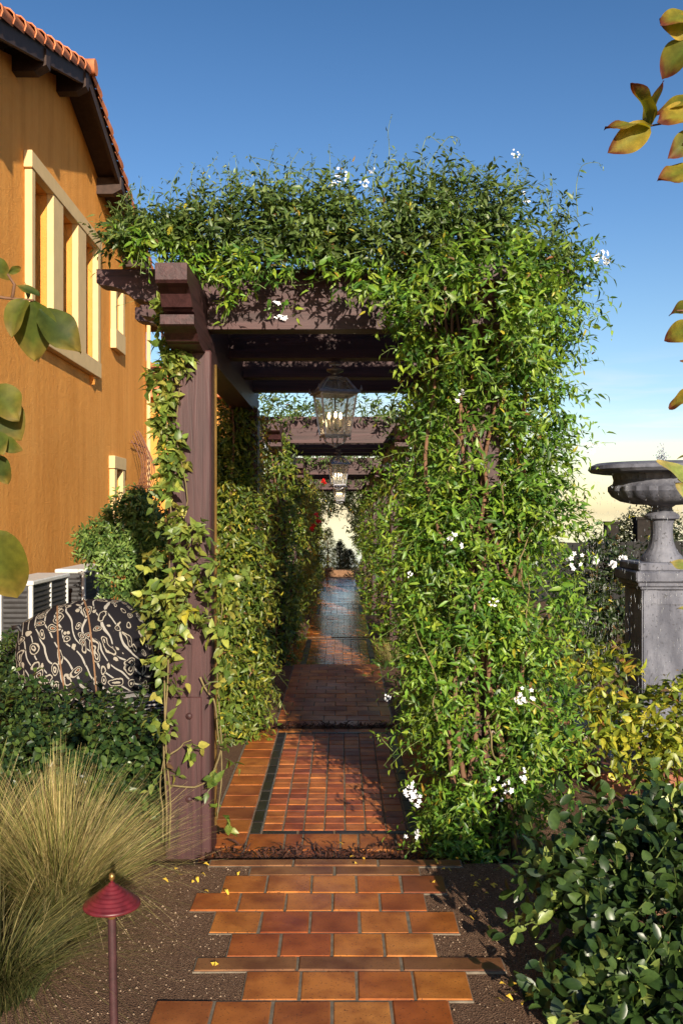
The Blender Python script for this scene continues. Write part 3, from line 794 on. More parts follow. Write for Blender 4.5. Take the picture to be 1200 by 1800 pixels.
# ------------------------------------------------------------------ house
def wallx(Y, off=0): return -4.1+off-.0273*(Y-12)
HM = Matrix(((1, -.0273, 0, -4.1+.0273*12), (0, 1, 0, 0), (0, 0, 1, 0), (0, 0, 0, 1)))   # local x = distance out of the wall
house = empty('house', (-4.2, 14, -.4)); tag(house, 'orange stucco house with gable roof and cream window surrounds', 'house')
WY0, WY1, WZ0 = 3.0, 20.9, -.6
PK = 14.0; SL = .32
def roof_z(Y): return 8.12-SL*abs(Y-PK)
openings = [(12.31, 13.17, 4.24, 6.16), (13.68, 14.53, 4.24, 6.16), (15.04, 15.86, 4.24, 6.16), (17.41, 17.93, 5.08, 5.95), (17.38, 17.92, 1.2, 2.50)]
def build_wall():
    mb = MB()
    ys = sorted(set([WY0, WY1]+[o[0] for o in openings]+[o[1] for o in openings])); zs = sorted(set([WZ0, 5.0]+[o[2] for o in openings]+[o[3] for o in openings]))
    zs = [z for z in zs if z <= 6.2]; ztop = max(zs)
    for a, b in zip(ys, ys[1:]):
        for c, d in zip(zs, zs[1:]):
            ym, zm = (a+b)/2, (c+d)/2
            if any(o[0] < ym < o[1] and o[2] < zm < o[3] for o in openings): continue
            if roof_z(a) < d and roof_z(b) < d: d = min(d, max(c, d))
            mb.add([HM @ Vector((0, y, z)) for y, z in ((a, c), (b, c), (b, d), (a, d))], [(0, 1, 2, 3)])
    g = [(max(WY0, 8.2), ztop)]+[(WY1, ztop)]
    # gable
    pts = [(WY0, ztop), (WY1, ztop)]
    yr = WY1; pts.append((WY1, roof_z(WY1)+.05)) if roof_z(WY1) > ztop-.04 else None
    pts += [(PK, roof_z(PK)+.05), (8.1, ztop)]
    pts = [(8.1, ztop), (WY1, ztop)]+([(WY1, roof_z(WY1)+.05)] if roof_z(WY1)+.05 > ztop+.01 else [])+[(PK, roof_z(PK)+.05)]
    mb.add([HM @ Vector((0, y, z)) for y, z in pts], [tuple(range(len(pts)))])
    for o in openings:   # reveals
        a, b, c, d = o; D = -.34
        q = [(a, c), (b, c), (b, d), (a, d)]
        for (y0, z0), (y1, z1) in zip(q, q[1:]+q[:1]):
            mb.add([HM @ Vector(v) for v in ((0, y0, z0), (0, y1, z1), (D, y1, z1), (D, y0, z0))], [(3, 2, 1, 0)])
    # far end wall
    mb.add([HM @ Vector(v) for v in ((0, WY1, WZ0), (-9, WY1, WZ0), (-9, WY1, 7.0), (0, WY1, 6.2))], [(0, 1, 2, 3)])
    mb.add([HM @ Vector(v) for v in ((0, WY0, WZ0), (-9, WY0, WZ0), (-9, WY0, 6.2), (0, WY0, 6.2))], [(3, 2, 1, 0)])
    mb.build('wall', M['stucco'], house)
build_wall()
def surround(y0, y1, z0, z1, ops, sill=True, legs=True):
    w = empty('window', HM @ Vector((0, (y0+y1)/2, z0))); w.location -= house.location; w.parent = house
    def pc(name, a, b, c, d, out=.10, m='trim'):
        x = MB().bbox(.001, out, a, b, c, d, .006, M=HM); return x.build(name, M[m], w)
    top = max(o[3] for o in ops); bot = min(o[2] for o in ops)
    pc('lintel', y0, y1, top, z1, .115)
    cuts = [y0]+sum([[o[0], o[1]] for o in ops], [])+[y1]
    for i in range(0, len(cuts), 2):
        a = cuts[i]+(.05 if i == 0 else 0); b = cuts[i+1]-(.05 if i == len(cuts)-2 else 0)
        pc('jamb', a, b, bot, top, .10)
    if z0 < bot: pc('sill', y0+.03, y1-.03, z0, bot, .11)
    for k, o in enumerate(ops):
        a, b, c, d = o
        MB().box(-.30, -.27, a-.0, b, c, d, M=HM).build('pane', M['glass_dark'], w)
        f = MB(); f.box(-.27, -.22, a, a+.05, c, d, M=HM); f.box(-.27, -.22, b-.05, b, c, d, M=HM); f.box(-.27, -.22, a+.05, b-.05, d-.05, d, M=HM); f.box(-.27, -.22, a+.05, b-.05, c, c+.05, M=HM); f.box(-.27, -.225, a+.05, b-.05, (c+d)/2-.02, (c+d)/2+.02, M=HM)
        f.build('window_frame', M['eave_wood'], w)
    for k, yy in enumerate((y0+.35, y1-.35)):
        if y1-y0 > 2: MB().prism([(yy-.11, z0), (yy+.11, z0), (yy, z0-.14)], 0, .0, .07, M=HM).build('sill_bracket', M['stucco'], w)
    return w
surround(12.12, 16.10, 3.98, 6.38, openings[:3])
surround(17.22, 18.14, 4.72, 6.15, openings[3:4])
surround(17.12, 18.16, .9, 2.73, openings[4:5])
# roof: slabs, fascia, purlin ends, rake tiles
OH = .40
def rake_pt(Y, out, up=0): return HM @ Vector((out, Y, roof_z(Y)+up))
for sgn, ya, yb in ((-1, 3.2, PK), (1, PK, WY1+.6)):
    mb = MB(); za, zb = roof_z(ya), roof_z(yb)
    vs = [HM @ Vector(v) for v in ((-9, ya, za+.10), (OH, ya, za+.10), (OH, yb, zb+.10), (-9, yb, zb+.10), (-9, ya, za+.17), (OH, ya, za+.17), (OH, yb, zb+.17), (-9, yb, zb+.17))]
    mb.add(vs, [(0, 3, 2, 1), (4, 5, 6, 7), (0, 1, 5, 4), (1, 2, 6, 5), (2, 3, 7, 6), (3, 0, 4, 7)]); ro = mb.build('roof', M['eave_wood'], house)
    mb = MB(); vs = [HM @ Vector(v) for v in ((OH-.05, ya, za-.08), (OH+.004, ya, za-.08), (OH+.004, yb, zb-.08), (OH-.05, yb, zb-.08), (OH-.05, ya, za+.14), (OH+.004, ya, za+.14), (OH+.004, yb, zb+.14), (OH-.05, yb, zb+.14))]
    mb.add(vs, [(0, 3, 2, 1), (4, 5, 6, 7), (0, 1, 5, 4), (1, 2, 6, 5), (2, 3, 7, 6), (3, 0, 4, 7)]); mb.build('fascia', M['eave_wood'], ro)
    # half-round tiles along the rake and three courses behind it
    n = 1+int((abs(yb-ya))/.40); 
    for row, (ox, rise) in enumerate(((OH+.02, .0), (OH-.22, .03))):
        for i in range(n):
            Y0 = (PK-.05-i*.40) if sgn < 0 else (PK+.05+i*.40); Y1 = Y0+sgn*.46
            if not (3.0 < Y1 < WY1+1): continue
            t = MB(); k = 9; vs = []
            for Y, r, lift in ((Y0, .095, .15), (Y1, .125, .185)):
                for inner in (0, 1):
                    for q in range(k):
                        a = R(-35+250*q/(k-1)); rr = r-.016*inner
                        vs.append(HM @ Vector((ox-.06+rr*math.cos(a), Y, roof_z(Y)+lift+rise+rr*math.sin(a))))
            fs = []
            for q in range(k-1):
                fs += [(q, q+1, 2*k+q+1, 2*k+q), (k+q+1, k+q, 3*k+q, 3*k+q+1), (q+1, q, k+q, k+q+1), (2*k+q, 2*k+q+1, 3*k+q+1, 3*k+q)]
            t.add(vs, fs); t.build('roof_tile', M['roof_tile'], ro, smooth=50)
for Y in (9.6, 11.75, PK-.25, 16.25, 18.4):
    z = roof_z(Y)
    MB().prism([(-.1, z-.22), (OH-.12, z-.22), (OH+.03, z-.14), (OH+.03, z+.06), (-.1, z+.06)], 1, Y-.09, Y+.09, M=HM @ Matrix(((1, 0, 0, 0), (0, 1, 0, 0), (0, 0, 1, 0), (0, 0, 0, 1)))).build('purlin_end', M['eave_wood'], house)
t = MB(); t.tube([HM @ Vector((OH+.10, PK, 8.33)), HM @ Vector((-2, PK, 8.33))], .12, 10); t.build('ridge_tile', M['roof_tile'], house, smooth=40)
MB().tube([HM @ Vector((.08, 20.75, -.3)), HM @ Vector((.08, 20.75, 5.9))], .045, 8).build('downspout', M['trim'], house)
# curved iron guard
g = empty('iron_guard', HM @ Vector((.1, 19.7, 2.2))); tag(g, 'brown iron window guard with bellied bars on the orange wall', 'window guard')
for i in range(9):
    Y = 18.9+i*.19
    pts = [HM @ Vector((.06+.22*math.sin(max(0, 1-t_)*2.6)*(1 if t_ < 1 else 0), Y, 2.2+t_*.95+.25*math.sin(i/8*3.14)*t_)) for t_ in (0, .15, .3, .45, .6, .75, .9, 1)]
    MB().tube(pts, .011, 5).build('bar', M['brown_iron'], g)
for z in (2.22, 3.1):
    MB().tube([HM @ Vector((.07, 18.85, z)), HM @ Vector((.07, 20.5, z))], .014, 5).build('rail', M['brown_iron'], g)
# rear wing behind the pergolas
wing = empty('house_wing', (-4.5, 31, -.7)); tag(wing, 'lower brown stucco wing behind the pergola posts on the left', 'house')
mb = MB(); mb.box(-9, -3.15, 24, 38, -1.0, 4.6); mb.build('wall', M['stucco'], wing)
mb = MB(); mb.prism([(-9.4, 4.6), (-2.75, 4.6), (-2.75, 4.75), (-6, 5.9), (-9.4, 4.75)], 1, 23.6, 38.4); mb.build('roof', M['roof_tile'], wing)
for k in range(4):
    y = 25.5+k*3
    w = MB().box(-3.16, -3.10, y, y+1.1, 1.6, 3.6).build('window', M['far_brown'], wing)
    MB().box(-3.14, -3.085, y+.12, y+.98, 1.72, 3.48).build('pane', M['glass_dark'], w)

# ------------------------------------------------------------------ air conditioners
def make_ac(Y, lab):
    t = empty('air_conditioner', (-3.13, Y, -.2))
    x0, x1, y0, y1, z0, z1 = -3.30, -2.96, Y, Y+1.2, -.05, 1.04
    MB().box(x0+.02, x1-.02, y0+.02, y1-.02, z0, z1-.02).build('casing', M['ac_grille'], t)
    MB().bbox(x0-.01, x1+.012, y0-.012, y1+.012, z1-.05, z1, .012).build('top_panel', M['ac_white'], t)
    for (a, b) in ((x0, y0), (x1-.06, y0), (x0, y1-.06), (x1-.06, y1-.06)):
        MB().bbox(a+(.02 if a > x0 else 0), a+(.06 if a > x0 else .04), b+(.02 if b > y0 else 0), b+(.06 if b > y0 else .04), z0, z1-.05, .006).build('corner_post', M['ac_white'], t)
    for i in range(20):
        z = z0+.04+i*.049
        MB().box(x1-.022, x1-.006, y0+.06, y1-.06, z, z+.012).build('louvre', M['ac_louvre'], t)
        MB().box(x0+.06, x1-.06, y0+.006, y0+.022, z, z+.018).build('louvre', M['iron'], t)
    MB().box(x1-.021, x1-.004, y0+.6, y0+.62, z0, z1-.05).build('grille_bar', M['ac_white'], t)
    MB().box(x0-.1, x1+.1, y0-.1, y1+.1, -.35, z0).build('pad', M['mortar'], t)
    tag(t, lab, 'air conditioner', 'air conditioners by the house wall')
make_ac(9.0, 'white air conditioning unit nearer the camera, left of the other')
make_ac(10.85, 'white air conditioning unit farther back, beside the bushy shrub')

# ------------------------------------------------------------------ garden chair with paisley cushion
def pillow(w, h, t, Mx, n=18, pinch=.9):
    mb = MB(); vs = []
    def prof(u): return max(0, 1-abs(u)**2.6)**.5
    for side in (1, -1):
        for i in range(n+1):
            for j in range(n+1):
                u, v = -1+2*i/n, -1+2*j/n
                d = prof(u)*prof(v)
                vs.append(Mx @ Vector((u*math.sqrt(1-v*v*.36)*w/2, side*t/2*d, v*math.sqrt(1-u*u*.36)*h/2)))
    k = (n+1)**2; fs = []
    for i in range(n):
        for j in range(n):
            a = i*(n+1)+j; q = (a, a+n+1, a+n+2, a+1); fs.append(q); fs.append(tuple(x+k for x in q[::-1]))
    mb.add(vs, fs); return mb
ch = empty('garden_chair', (-1.95, 7.2, -.15)); tag(ch, 'black iron lounge chair with black and cream paisley cushions behind the hedge', 'chair')
CMx = Matrix.Translation((-1.93, 7.1, .64)) @ Matrix.Scale(.9, 4) @ Matrix.Rotation(R(24), 4, 'Z') @ Matrix.Rotation(R(-9), 4, 'Y') @ Matrix.Rotation(R(-28), 4, 'X')
pc = pillow(1.12, .98, .52, CMx @ Matrix.Translation((0, .02, -.02)), 26).build('back_cushion', M['paisley'], ch, smooth=True)
def prof_(u): return max(0, 1-abs(u)**2.6)**.5
for u0 in (-.42, .05):
    pts = []
    for j in range(1, 30):
        v = -1+2*j/30; u = u0+.10*v
        pts.append(CMx @ Matrix.Translation((0, .02, -.02)) @ Vector((u*math.sqrt(1-v*v*.36)*.56, -.262*prof_(u)*prof_(v), v*math.sqrt(1-u*u*.36)*.49)))
    MB().tube(pts, .007, 6).build('piping', M['far_brown'], pc, smooth=True)
pillow(.8, .75, .2, Matrix.Translation((-1.50, 6.75, .30)) @ Matrix.Rotation(R(24), 4, 'Z') @ Matrix.Rotation(R(85), 4, 'X')).build('seat_cushion', M['stripe'], ch, smooth=True)
MB().tube([at(22, 1104, 7.0), at(33, 1102, 7.0), at(40, 1112, 7.0), at(60, 1140, 6.95), at(85, 1195, 6.9), at(100, 1260, 6.85), at(105, 1330, 6.8)], .018, 8).build('frame_rail', M['iron'], ch, smooth=True)
MB().tube([at(40, 1112, 7.0), at(58, 1096, 7.2), at(110, 1080, 7.4), at(180, 1066, 7.45)], .014, 8).build('frame_rail', M['iron'], ch, smooth=True)
for px, Y in ((110, 6.75), (250, 6.6), (230, 7.5), (90, 7.5)):
    p = at(px, 1250, Y); MB().tube([(p.x, p.y, .35), (p.x, p.y, -.15)], .016, 6).build('leg', M['iron'], ch)
MB().tube([at(105, 1200, 6.75)-Vector((0, 0, .05)), at(250, 1230, 6.6), at(285, 1215, 6.9)], .014, 6).build('seat_frame', M['iron'], ch)

# ------------------------------------------------------------------ garden path light
pl = empty('path_light', at(198, 1840, 2.98)); tag(pl, 'dark red path light with a ribbed cone shade in front of the feather grass', 'path light')
c = at(197, 1590, 2.98); fpx = 2.98/F
prof = []
for i in range(8):
    r0 = 50-i*6.2; z0 = i*5.0
    prof += [(r0*fpx, z0*fpx+.0), ((r0-1.0)*fpx, (z0+3.2)*fpx), ((r0-4.6)*fpx, (z0+4.4)*fpx)]
prof = [(40*fpx, 1.0*fpx), (49*fpx, -2*fpx)]+prof+[(4*fpx, 44*fpx)]
MB().lathe(prof, c, 40).build('shade', M['rust_red'], pl, smooth=60)
MB().lathe([(3*fpx, 42*fpx), (5*fpx, 45*fpx), (5.4*fpx, 50*fpx), (4*fpx, 54*fpx), (1*fpx, 56*fpx)], c, 12).build('finial', M['brass'], pl, smooth=True)
MB().lathe([(6*fpx, -26*fpx), (7.5*fpx, -22*fpx), (9.5*fpx, -8*fpx), (9.5*fpx, 2*fpx)], c, 14).build('collar', M['brass'], pl, smooth=True)
MB().tube([c+Vector((0, 0, -24*fpx)), c+Vector((.008, 0, -.46))], 7.2*fpx, 12).build('stem', M['rust_stem'], pl, smooth=40)

# ------------------------------------------------------------------ fountain
fz = 7.4; fc = Vector((2.60, 7.63, 0)); hw = .225
fo = empty('fountain', (fc.x, fc.y, -.2)); tag(fo, 'grey stone urn fountain on a square panelled pedestal', 'fountain')
def fbox(name, w, z0, z1, b=.008, parent=fo): return MB().bbox(fc.x-w, fc.x+w, fc.y-w, fc.y+w, z0, z1, b).build(name, M['stone'], parent)
ped = fbox('pedestal', hw, -.3, 1.09)
for nm, dx, dy in (('front', 0, -1), ('left', -1, 0), ('right', 1, 0), ('back', 0, 1)):
    mb = MB(); e = .006
    def bar(a0, a1, z0, z1):
        o = hw-.004
        if dy: mb.box(fc.x+a0, fc.x+a1, fc.y+dy*o-(.012 if dy < 0 else 0), fc.y+dy*o+(.012 if dy > 0 else 0), z0, z1)
        else: mb.box(fc.x+dx*o-(.012 if dx < 0 else 0), fc.x+dx*o+(.012 if dx > 0 else 0), fc.y+a0, fc.y+a1, z0, z1)
    bar(-.222, -.115, -.2, 1.085); bar(.115, .222, -.2, 1.085); bar(-.114, .114, .97, 1.08); bar(-.114, .114, -.2, .05)
    mb.build('panel_moulding', M['stone'], ped)
fbox('cornice', hw+.028, 1.088, 1.115); fbox('cornice', hw+.05, 1.113, 1.15); fbox('cap', hw+.075, 1.148, 1.235, .012); fbox('cap', hw+.045, 1.233, 1.30, .012)
def flut(n, d): return lambda i, a: 1+d*math.cos(n*a)
fb = Vector((fc.x, fc.y, 1.298))
MB().lathe([(.165, 0), (.165, .028), (.150, .05), (.13, .07), (.105, .11), (.088, .17), (.082, .24), (.085, .30), (.095, .335)], fb, 64, lambda i, a: 1+(.035*abs(math.cos(10*a)) if 2 <= i <= 7 else 0)).build('stem', M['stone'], fo, smooth=30)
MB().lathe([(.095, .333), (.135, .35), (.14, .372), (.118, .39), (.085, .41), (.08, .44), (.1, .452), (.11, .46)], fb, 48).build('collar', M['stone'], fo, smooth=30)
bz = [(.11, .458), (.21, .464), (.31, .486), (.375, .525), (.405, .57), (.405, .605), (.385, .632), (.375, .66), (.385, .70), (.42, .735)]
bw = MB().lathe(bz, fb, 80, lambda i, a: 1+(.05*abs(math.cos(12*a)) if 1 <= i <= 5 else (.012*math.cos(40*a) if i in (7, 8) else 0))).build('bowl', M['stone'], fo, smooth=30)
MB().lathe([(.40, .722), (.49, .712), (.548, .722), (.572, .745), (.562, .772), (.52, .796), (.47, .798), (.42, .74)], fb, 96, lambda i, a: 1+(.020*abs(math.cos(18*a)) if i in (2, 3, 4) else 0)).build('rim', M['stone'], bw, smooth=30)
MB().lathe([(.45, .765), (.02, .768)], fb, 32).build('water_surface', M['pool_water'], fo)
def drops():
    mb = MB()
    def dr(x, y, z, r, l):
        mb.add([(x, y, z+l), (x+r, y, z), (x, y+r, z), (x-r, y, z), (x, y-r, z), (x, y, z-l)], [(0, 1, 2), (0, 2, 3), (0, 3, 4), (0, 4, 1), (5, 2, 1), (5, 3, 2), (5, 4, 3), (5, 1, 4)])
    for i in range(2000):
        a = random.uniform(0, 6.2832); t = random.random()**.7; z = fb.z+.735-t*2.1
        r = .565+.02*t+random.gauss(0, .012+.05*t); l = random.uniform(.004, .009)+.012*t
        dr(fc.x+r*math.cos(a), fc.y+r*math.sin(a), z, random.uniform(.0007, .0016), l*random.uniform(.8, 2.0))
    for i in range(240):
        dr(fc.x+random.gauss(0, .02), fc.y+random.gauss(0, .02), fb.z+.78+abs(random.gauss(0, .06)), random.uniform(.003, .007), random.uniform(.004, .012))
    o = mb.build('falling_water', M['drop']); tag(o, 'drops of water falling from the rim of the stone fountain', 'water', None, 'stuff')
drops()
# basin
bs = empty('fountain_basin', (3.0, 8.0, -.25)); tag(bs, 'low dark pool with a red brick edge around the fountain', 'basin')
MB().box(1.86, 4.6, 6.28, 9.6, -.30, -.10).build('water', M['pool_water'], bs)
k = 0
_bm = None
def brick(x, y, rz):
    global _bm
    if _bm is None:
        o = MB().bbox(-.10, .10, -.085, .085, -.12, .035, .008).build('brick', M['curb'], bs); _bm = o
        o.location = Vector((x, y, -.03))-wloc(bs); 
        return
    o = _bm.copy(); col.objects.link(o); o.parent = bs; o.location = Vector((x, y, -.03+random.uniform(-.004, .004)))-wloc(bs); o.rotation_euler = (0, 0, rz)
_bm = None
o = MB().bbox(-.10, .10, -.085, .085, -.12, .035, .008)
me = bpy.data.meshes.new('brick'); me.from_pydata(o.v, [], o.f); me.materials.append(M['curb'])
for i in range(14): 
    for (x, y, rz) in ((1.87+i*.21, 6.19, 0), (1.77, 6.2+i*.21, R(90))):
        q = bpy.data.objects.new('brick', me); col.objects.link(q); q.parent = bs; q.location = Vector((x, y, -.03+random.uniform(-.004, .004)))-wloc(bs); q.rotation_euler = (0, 0, rz+random.uniform(-.01, .01))
MB().box(1.6, 4.9, 5.95, 9.9, -.4, -.155).build('footing', M['mortar'], bs)

# ------------------------------------------------------------------ greens
G1 = [(.120, .230, .024), (.080, .175, .022), (.190, .290, .028), (.045, .110, .018), (.27, .34, .035)]; W1 = [4, 4, 3, 3, 1]
TIP = (.29, .40, .06)
KW = dict(cols=G1, wts=W1, tipcol=TIP)
# --- big vine over the right posts
vr = empty('climbing_vine', (.78, 5.05, -.15)); tag(vr, 'dense flowering green vine swallowing the front right pergola post', 'climbing vine')
f = Foliage(); f.yellow = .02; f.hole = .75
f.channel = lambda P: (np.abs(P[:, 0]-.74-.05*np.sin(P[:, 2]*4)) < .085) & (P[:, 1] < 5.05) & (np.sin(P[:, 2]*3.1+.6)+.5*np.sin(P[:, 2]*7.3) > -.25)
prof = [(-.05, .25, .68), (.15, .34, .70), (.40, .40, .74), (.65, .44, .78), (.9, .46, .78), (1.15, .46, .77), (1.4, .46, .74), (1.65, .45, .76), (1.9, .44, .76), (2.15, .46, .81), (2.4, .49, .86), (2.65, .52, .88), (2.9, .52, .87)]
for z, hwid, cx in prof:
    f.blob((cx, 5.02, z), (hwid-.08, .30, .27), 420, K=8, length=(.11, .26), rad=(.45, 1.08), up=.05, droop=.35, lump=.14, **KW)
    f.blob((cx+.02, 5.15, z), (hwid*.7, .25, .2), 70, K=7, length=(.1, .2), rad=(.2, .7), **KW)
for i in range(16):
    z = random.uniform(.2, 3.0); s = random.choice((-1, 1, 1)); f.blob((.8+s*random.uniform(.20, .34), 4.95+random.uniform(-.1, .1), z), (.16, .15, .16), 60, K=8, **KW)
whips(f, vr, [[(1030, 790), (1045, 780), (1078, 778)], [(1000, 940), (1020, 915), (1040, 895)], [(1040, 560), (1065, 552), (1075, 590)], [(690, 1320), (672, 1300), (668, 1290)]], 5.0, **KW)
for (px, py, n) in ((800, 470, 60), (850, 480, 80), (900, 480, 70), (800, 530, 50), (860, 590, 60), (900, 560, 50), (930, 520, 60), (770, 500, 60), (840, 620, 60)):
    p = at(px, py, 4.42); f.blob(tuple(p), (.12, .08, .10), n, K=7, length=(.08, .18), **KW)
f.build(vr, M['leaf'], zmin=-.14)
mb = MB()
for k in range(7):
    x = random.uniform(.55, .9); vine_stem(mb, [(x, 4.9, -.14), (x+random.uniform(-.1, .1), 4.9, .9), (x+random.uniform(-.15, .15), 4.92, 1.9), (x+random.uniform(-.2, .2), 4.9, 2.9)], .016, .008, .035, 20)
mb.build('trunk', M['twig'], vr, smooth=True)
for k in range(8):
    mb = MB(); x = random.uniform(.45, 1.0); z = random.uniform(.3, 2.4)
    vine_stem(mb, [(x, 4.78, z), (x+random.uniform(-.08, .08), 4.76, z+random.uniform(.15, .25)), (x+random.uniform(-.16, .16), 4.80, z+random.uniform(.32, .5))], .005, .003, .015, 12, 5); mb.build('twig', M['vine_stem'], vr, smooth=True)
flowers(vr, [(797, 948, 4.55, 1.0), (884, 1383, 4.5, 1.15), (722, 1392, 4.55, 1.1), (732, 1405, 4.55, .9), (728, 1466, 4.55, .9), (1007, 985, 4.75, 1.0), (1060, 452, 4.8, 1.1), (1040, 786, 4.9, 1.0), (805, 702, 4.55, .5), (925, 1224, 4.5, .9), (910, 1230, 4.5, .6), (680, 1226, 4.8, .5), (921, 1365, 4.5, .7), (868, 1060, 4.5, .5), (812, 690, 4.6, .4), (720, 1010, 4.7, .4)])
# --- vine along the right hand side towards the rear post
vs_ = empty('climbing_vine', (.8, 7.4, -.15)); tag(vs_, 'finer pale green vine wall behind the front right post, along the right of the path', 'climbing vine')
f = Foliage(); f.yellow = .03; f.hole = 1.1
for y in (5.8, 6.5, 7.2, 7.85):
    for z in np.arange(.0, 2.75, .32):
        f.blob((.84+random.uniform(-.05, .05), y, z), (.34 if y > 6 else .28, .38, .30), 95, K=7, length=(.12, .24), rad=(.75, 1.05), leaf=(.05, .085), cols=G1, wts=[4, 3, 4, 2, 2], tipcol=(.33, .34, .05))
f.build(vs_, M['leaf'], zmin=-.14)
mb = MB()
for k in range(4): vine_stem(mb, [(.7, 7.6, -.14), (.62, 7.6, 1.2), (.7, 7.6, 2.6)], .014, .008, .03)
mb.build('trunk', M['twig'], vs_, smooth=True)
flowers(vs_, [(735, 815, 7.0, 1.0), (680, 820, 7.2, .8), (660, 1015, 7.3, .9)])
# --- vine on the roof of the first pergola
vt = empty('climbing_vine', (0, 6.2, 2.9)); tag(vt, 'bushy green vine heaped over the roof of the nearest pergola', 'climbing vine')
f = Foliage(); f.yellow = .012; f.hole = .9
GT = [(.060, .105, .026), (.085, .140, .030), (.045, .080, .020), (.12, .17, .045)]
KT = dict(cols=GT, wts=[4, 4, 3, 2], tipcol=(.20, .25, .075))
top = [(-1.05, 3.07, .06), (-.9, 3.09, .10), (-.70, 3.13, .15), (-.45, 3.16, .18), (-.22, 3.17, .19), (0, 3.17, .21), (.22, 3.18, .24), (.44, 3.17, .26), (.66, 3.15, .27), (.86, 3.13, .25), (1.04, 3.05, .22)]
for x, z, r in top:
    f.blob((x, 4.98, z), (.17, .20, r), 270, K=8, length=(.12, .25), rad=(.5, 1.05), up=.6, droop=.1, **KT)
    for y in (5.5, 6.1, 6.8, 7.5): f.blob((x, y, z+.02), (.2, .32, r*.8), 36, K=7, length=(.14, .26), up=.6, droop=.1, **KT)
hang = Foliage()
for (px, py, n) in ((395, 480, 16), (398, 510, 7), (405, 465, 20), (470, 462, 14), (520, 458, 12), (560, 465, 10), (600, 498, 3), (600, 475, 8), (650, 485, 34), (690, 515, 44), (710, 560, 36), (720, 605, 26), (300, 435, 14), (255, 425, 16), (230, 412, 18), (480, 510, 2), (510, 512, 2), (345, 455, 14), (430, 455, 14), (395, 540, 3)):
    p = at(px, py, 4.80); hang.blob(tuple(p), (.06, .05, .05), n, K=6, length=(.05, .11), droop=.5, up=-.1, cols=G1, wts=W1, tipcol=TIP)
whips(f, vt, [[(683, 300), (684, 260), (682, 230), (688, 203)], [(735, 310), (742, 262), (752, 240), (770, 250), (790, 270)], [(745, 300), (770, 262), (790, 240), (806, 244), (806, 252)], [(560, 330), (530, 305), (480, 285), (438, 275)], [(860, 320), (830, 290), (800, 270), (785, 262)], [(508, 320), (512, 290), (508, 268)], [(905, 330), (910, 300), (905, 270)], [(1015, 380), (1012, 330), (1022, 292), (1050, 286), (1056, 296)], [(540, 320), (545, 295), (548, 286)], [(355, 350), (358, 320), (352, 295)], [(265, 380), (262, 350), (268, 330)], [(410, 340), (405, 310), (408, 300)], [(965, 360), (970, 330), (968, 310)], [(600, 330), (604, 300), (612, 285)], [(640, 320), (645, 290), (650, 280)], [(230, 390), (205, 385), (185, 395)], [(430, 480), (480, 498), (540, 500), (600, 480)], [(560, 490), (610, 475), (660, 470)]], 4.95, leaf=.06, cols=GT, wts=[3, 4, 1, 4])
rag = []
for i in range(60):
    x = random.uniform(190, 1040); y0 = 395-85*math.sin(min(1, max(0, (x-190)/850))*3.14)**.5
    h = random.uniform(20, 75)*random.random()**.5; dx = random.uniform(-30, 30)
    rag.append([(x, y0+30), (x+dx*.3, y0-h*.4), (x+dx, y0-h)])
whips(f, vt, rag, 4.95, leaf=.065, cols=GT, wts=[3, 4, 1, 4])
f.build(vt, M['leaf'], cut=lambda P: ((P[:, 0] > -1.4) & (P[:, 0] < .36) & (P[:, 2] < 2.985+.04*np.sin(P[:, 0]*17)+.03*np.sin(P[:, 0]*41)-.08*np.clip(P[:, 0], 0, 1)+.10*(P[:, 0] < -.75))) | ((P[:, 0] < .55) & (P[:, 0] > -.7) & (P[:, 2] < 2.86) & (P[:, 1] > 5.05)))
hang.build(vt, M['leaf'], singles=0, part='hanging_shoots')
flowers(vt, [(493, 552, 4.8, 1.2), (600, 310, 4.9, .8), (590, 322, 4.9, .6), (640, 322, 4.9, .6), (925, 350, 4.85, .7), (905, 272, 4.95, .5), (652, 300, 4.95, .5)])
# --- vine up the left post
G2 = [(.19, .24, .045), (.14, .20, .035), (.10, .16, .03), (.26, .28, .055), (.30, .27, .06)]
vl = empty('climbing_vine', (-.95, 4.9, -.15)); tag(vl, 'pale broad-leaved vine climbing the front left post and bunching at its foot', 'climbing vine')
f = Foliage(); f.yellow = .03
KL = dict(cols=G2, wts=[4, 4, 3, 2, 1], leaf=(.05, .085), aspect=.58, tipcol=(.36, .37, .10))
for i in range(60):
    t = i/59; py = 520+t*340; px = 292+random.gauss(0, 8)+10*math.sin(t*9); p = at(px, py, 4.93)
    f.blob(tuple(p), (.025, .02, .03), 3, K=4, length=(.03, .06), droop=.3, up=0, **KL)
for i in range(8):
    p = at(312+random.uniform(-6, 14), 590+random.uniform(0, 70), 4.94); f.blob(tuple(p), (.02, .015, .02), 2, K=4, length=(.03, .05), **KL)
for (px, py, n, r) in ((300, 870, 9, .05), (330, 905, 8, .06), (300, 950, 14, .08), (345, 945, 6, .05), (290, 1000, 16, .09), (325, 1030, 14, .08), (375, 1000, 7, .05), (280, 1050, 14, .08), (320, 1085, 10, .07), (290, 1100, 12, .07), (292, 1150, 9, .06), (388, 1080, 7, .05), (394, 1150, 6, .04), (385, 1120, 5, .04), (345, 1110, 4, .04), (397, 1200, 4, .04), (292, 1200, 5, .04), (398, 1260, 3, .03), (286, 1260, 4, .03), (330, 1310, 3, .03), (292, 1300, 3, .03), (390, 1330, 3, .03), (387, 1380, 3, .03), (388, 1430, 3, .03), (292, 1360, 3, .03), (405, 1010, 5, .05), (410, 1050, 4, .04)):
    p = at(px, py, 4.88); f.blob(tuple(p), (r, .05, r), int(n*1.2), K=4, length=(.05, .10), droop=.5, up=-.05, **KL)
f.build(vl, M['leaf'], shape='ovate', foldr=(.1, .4), curlr=(.1, .4), zmin=-.12)
mb = MB()
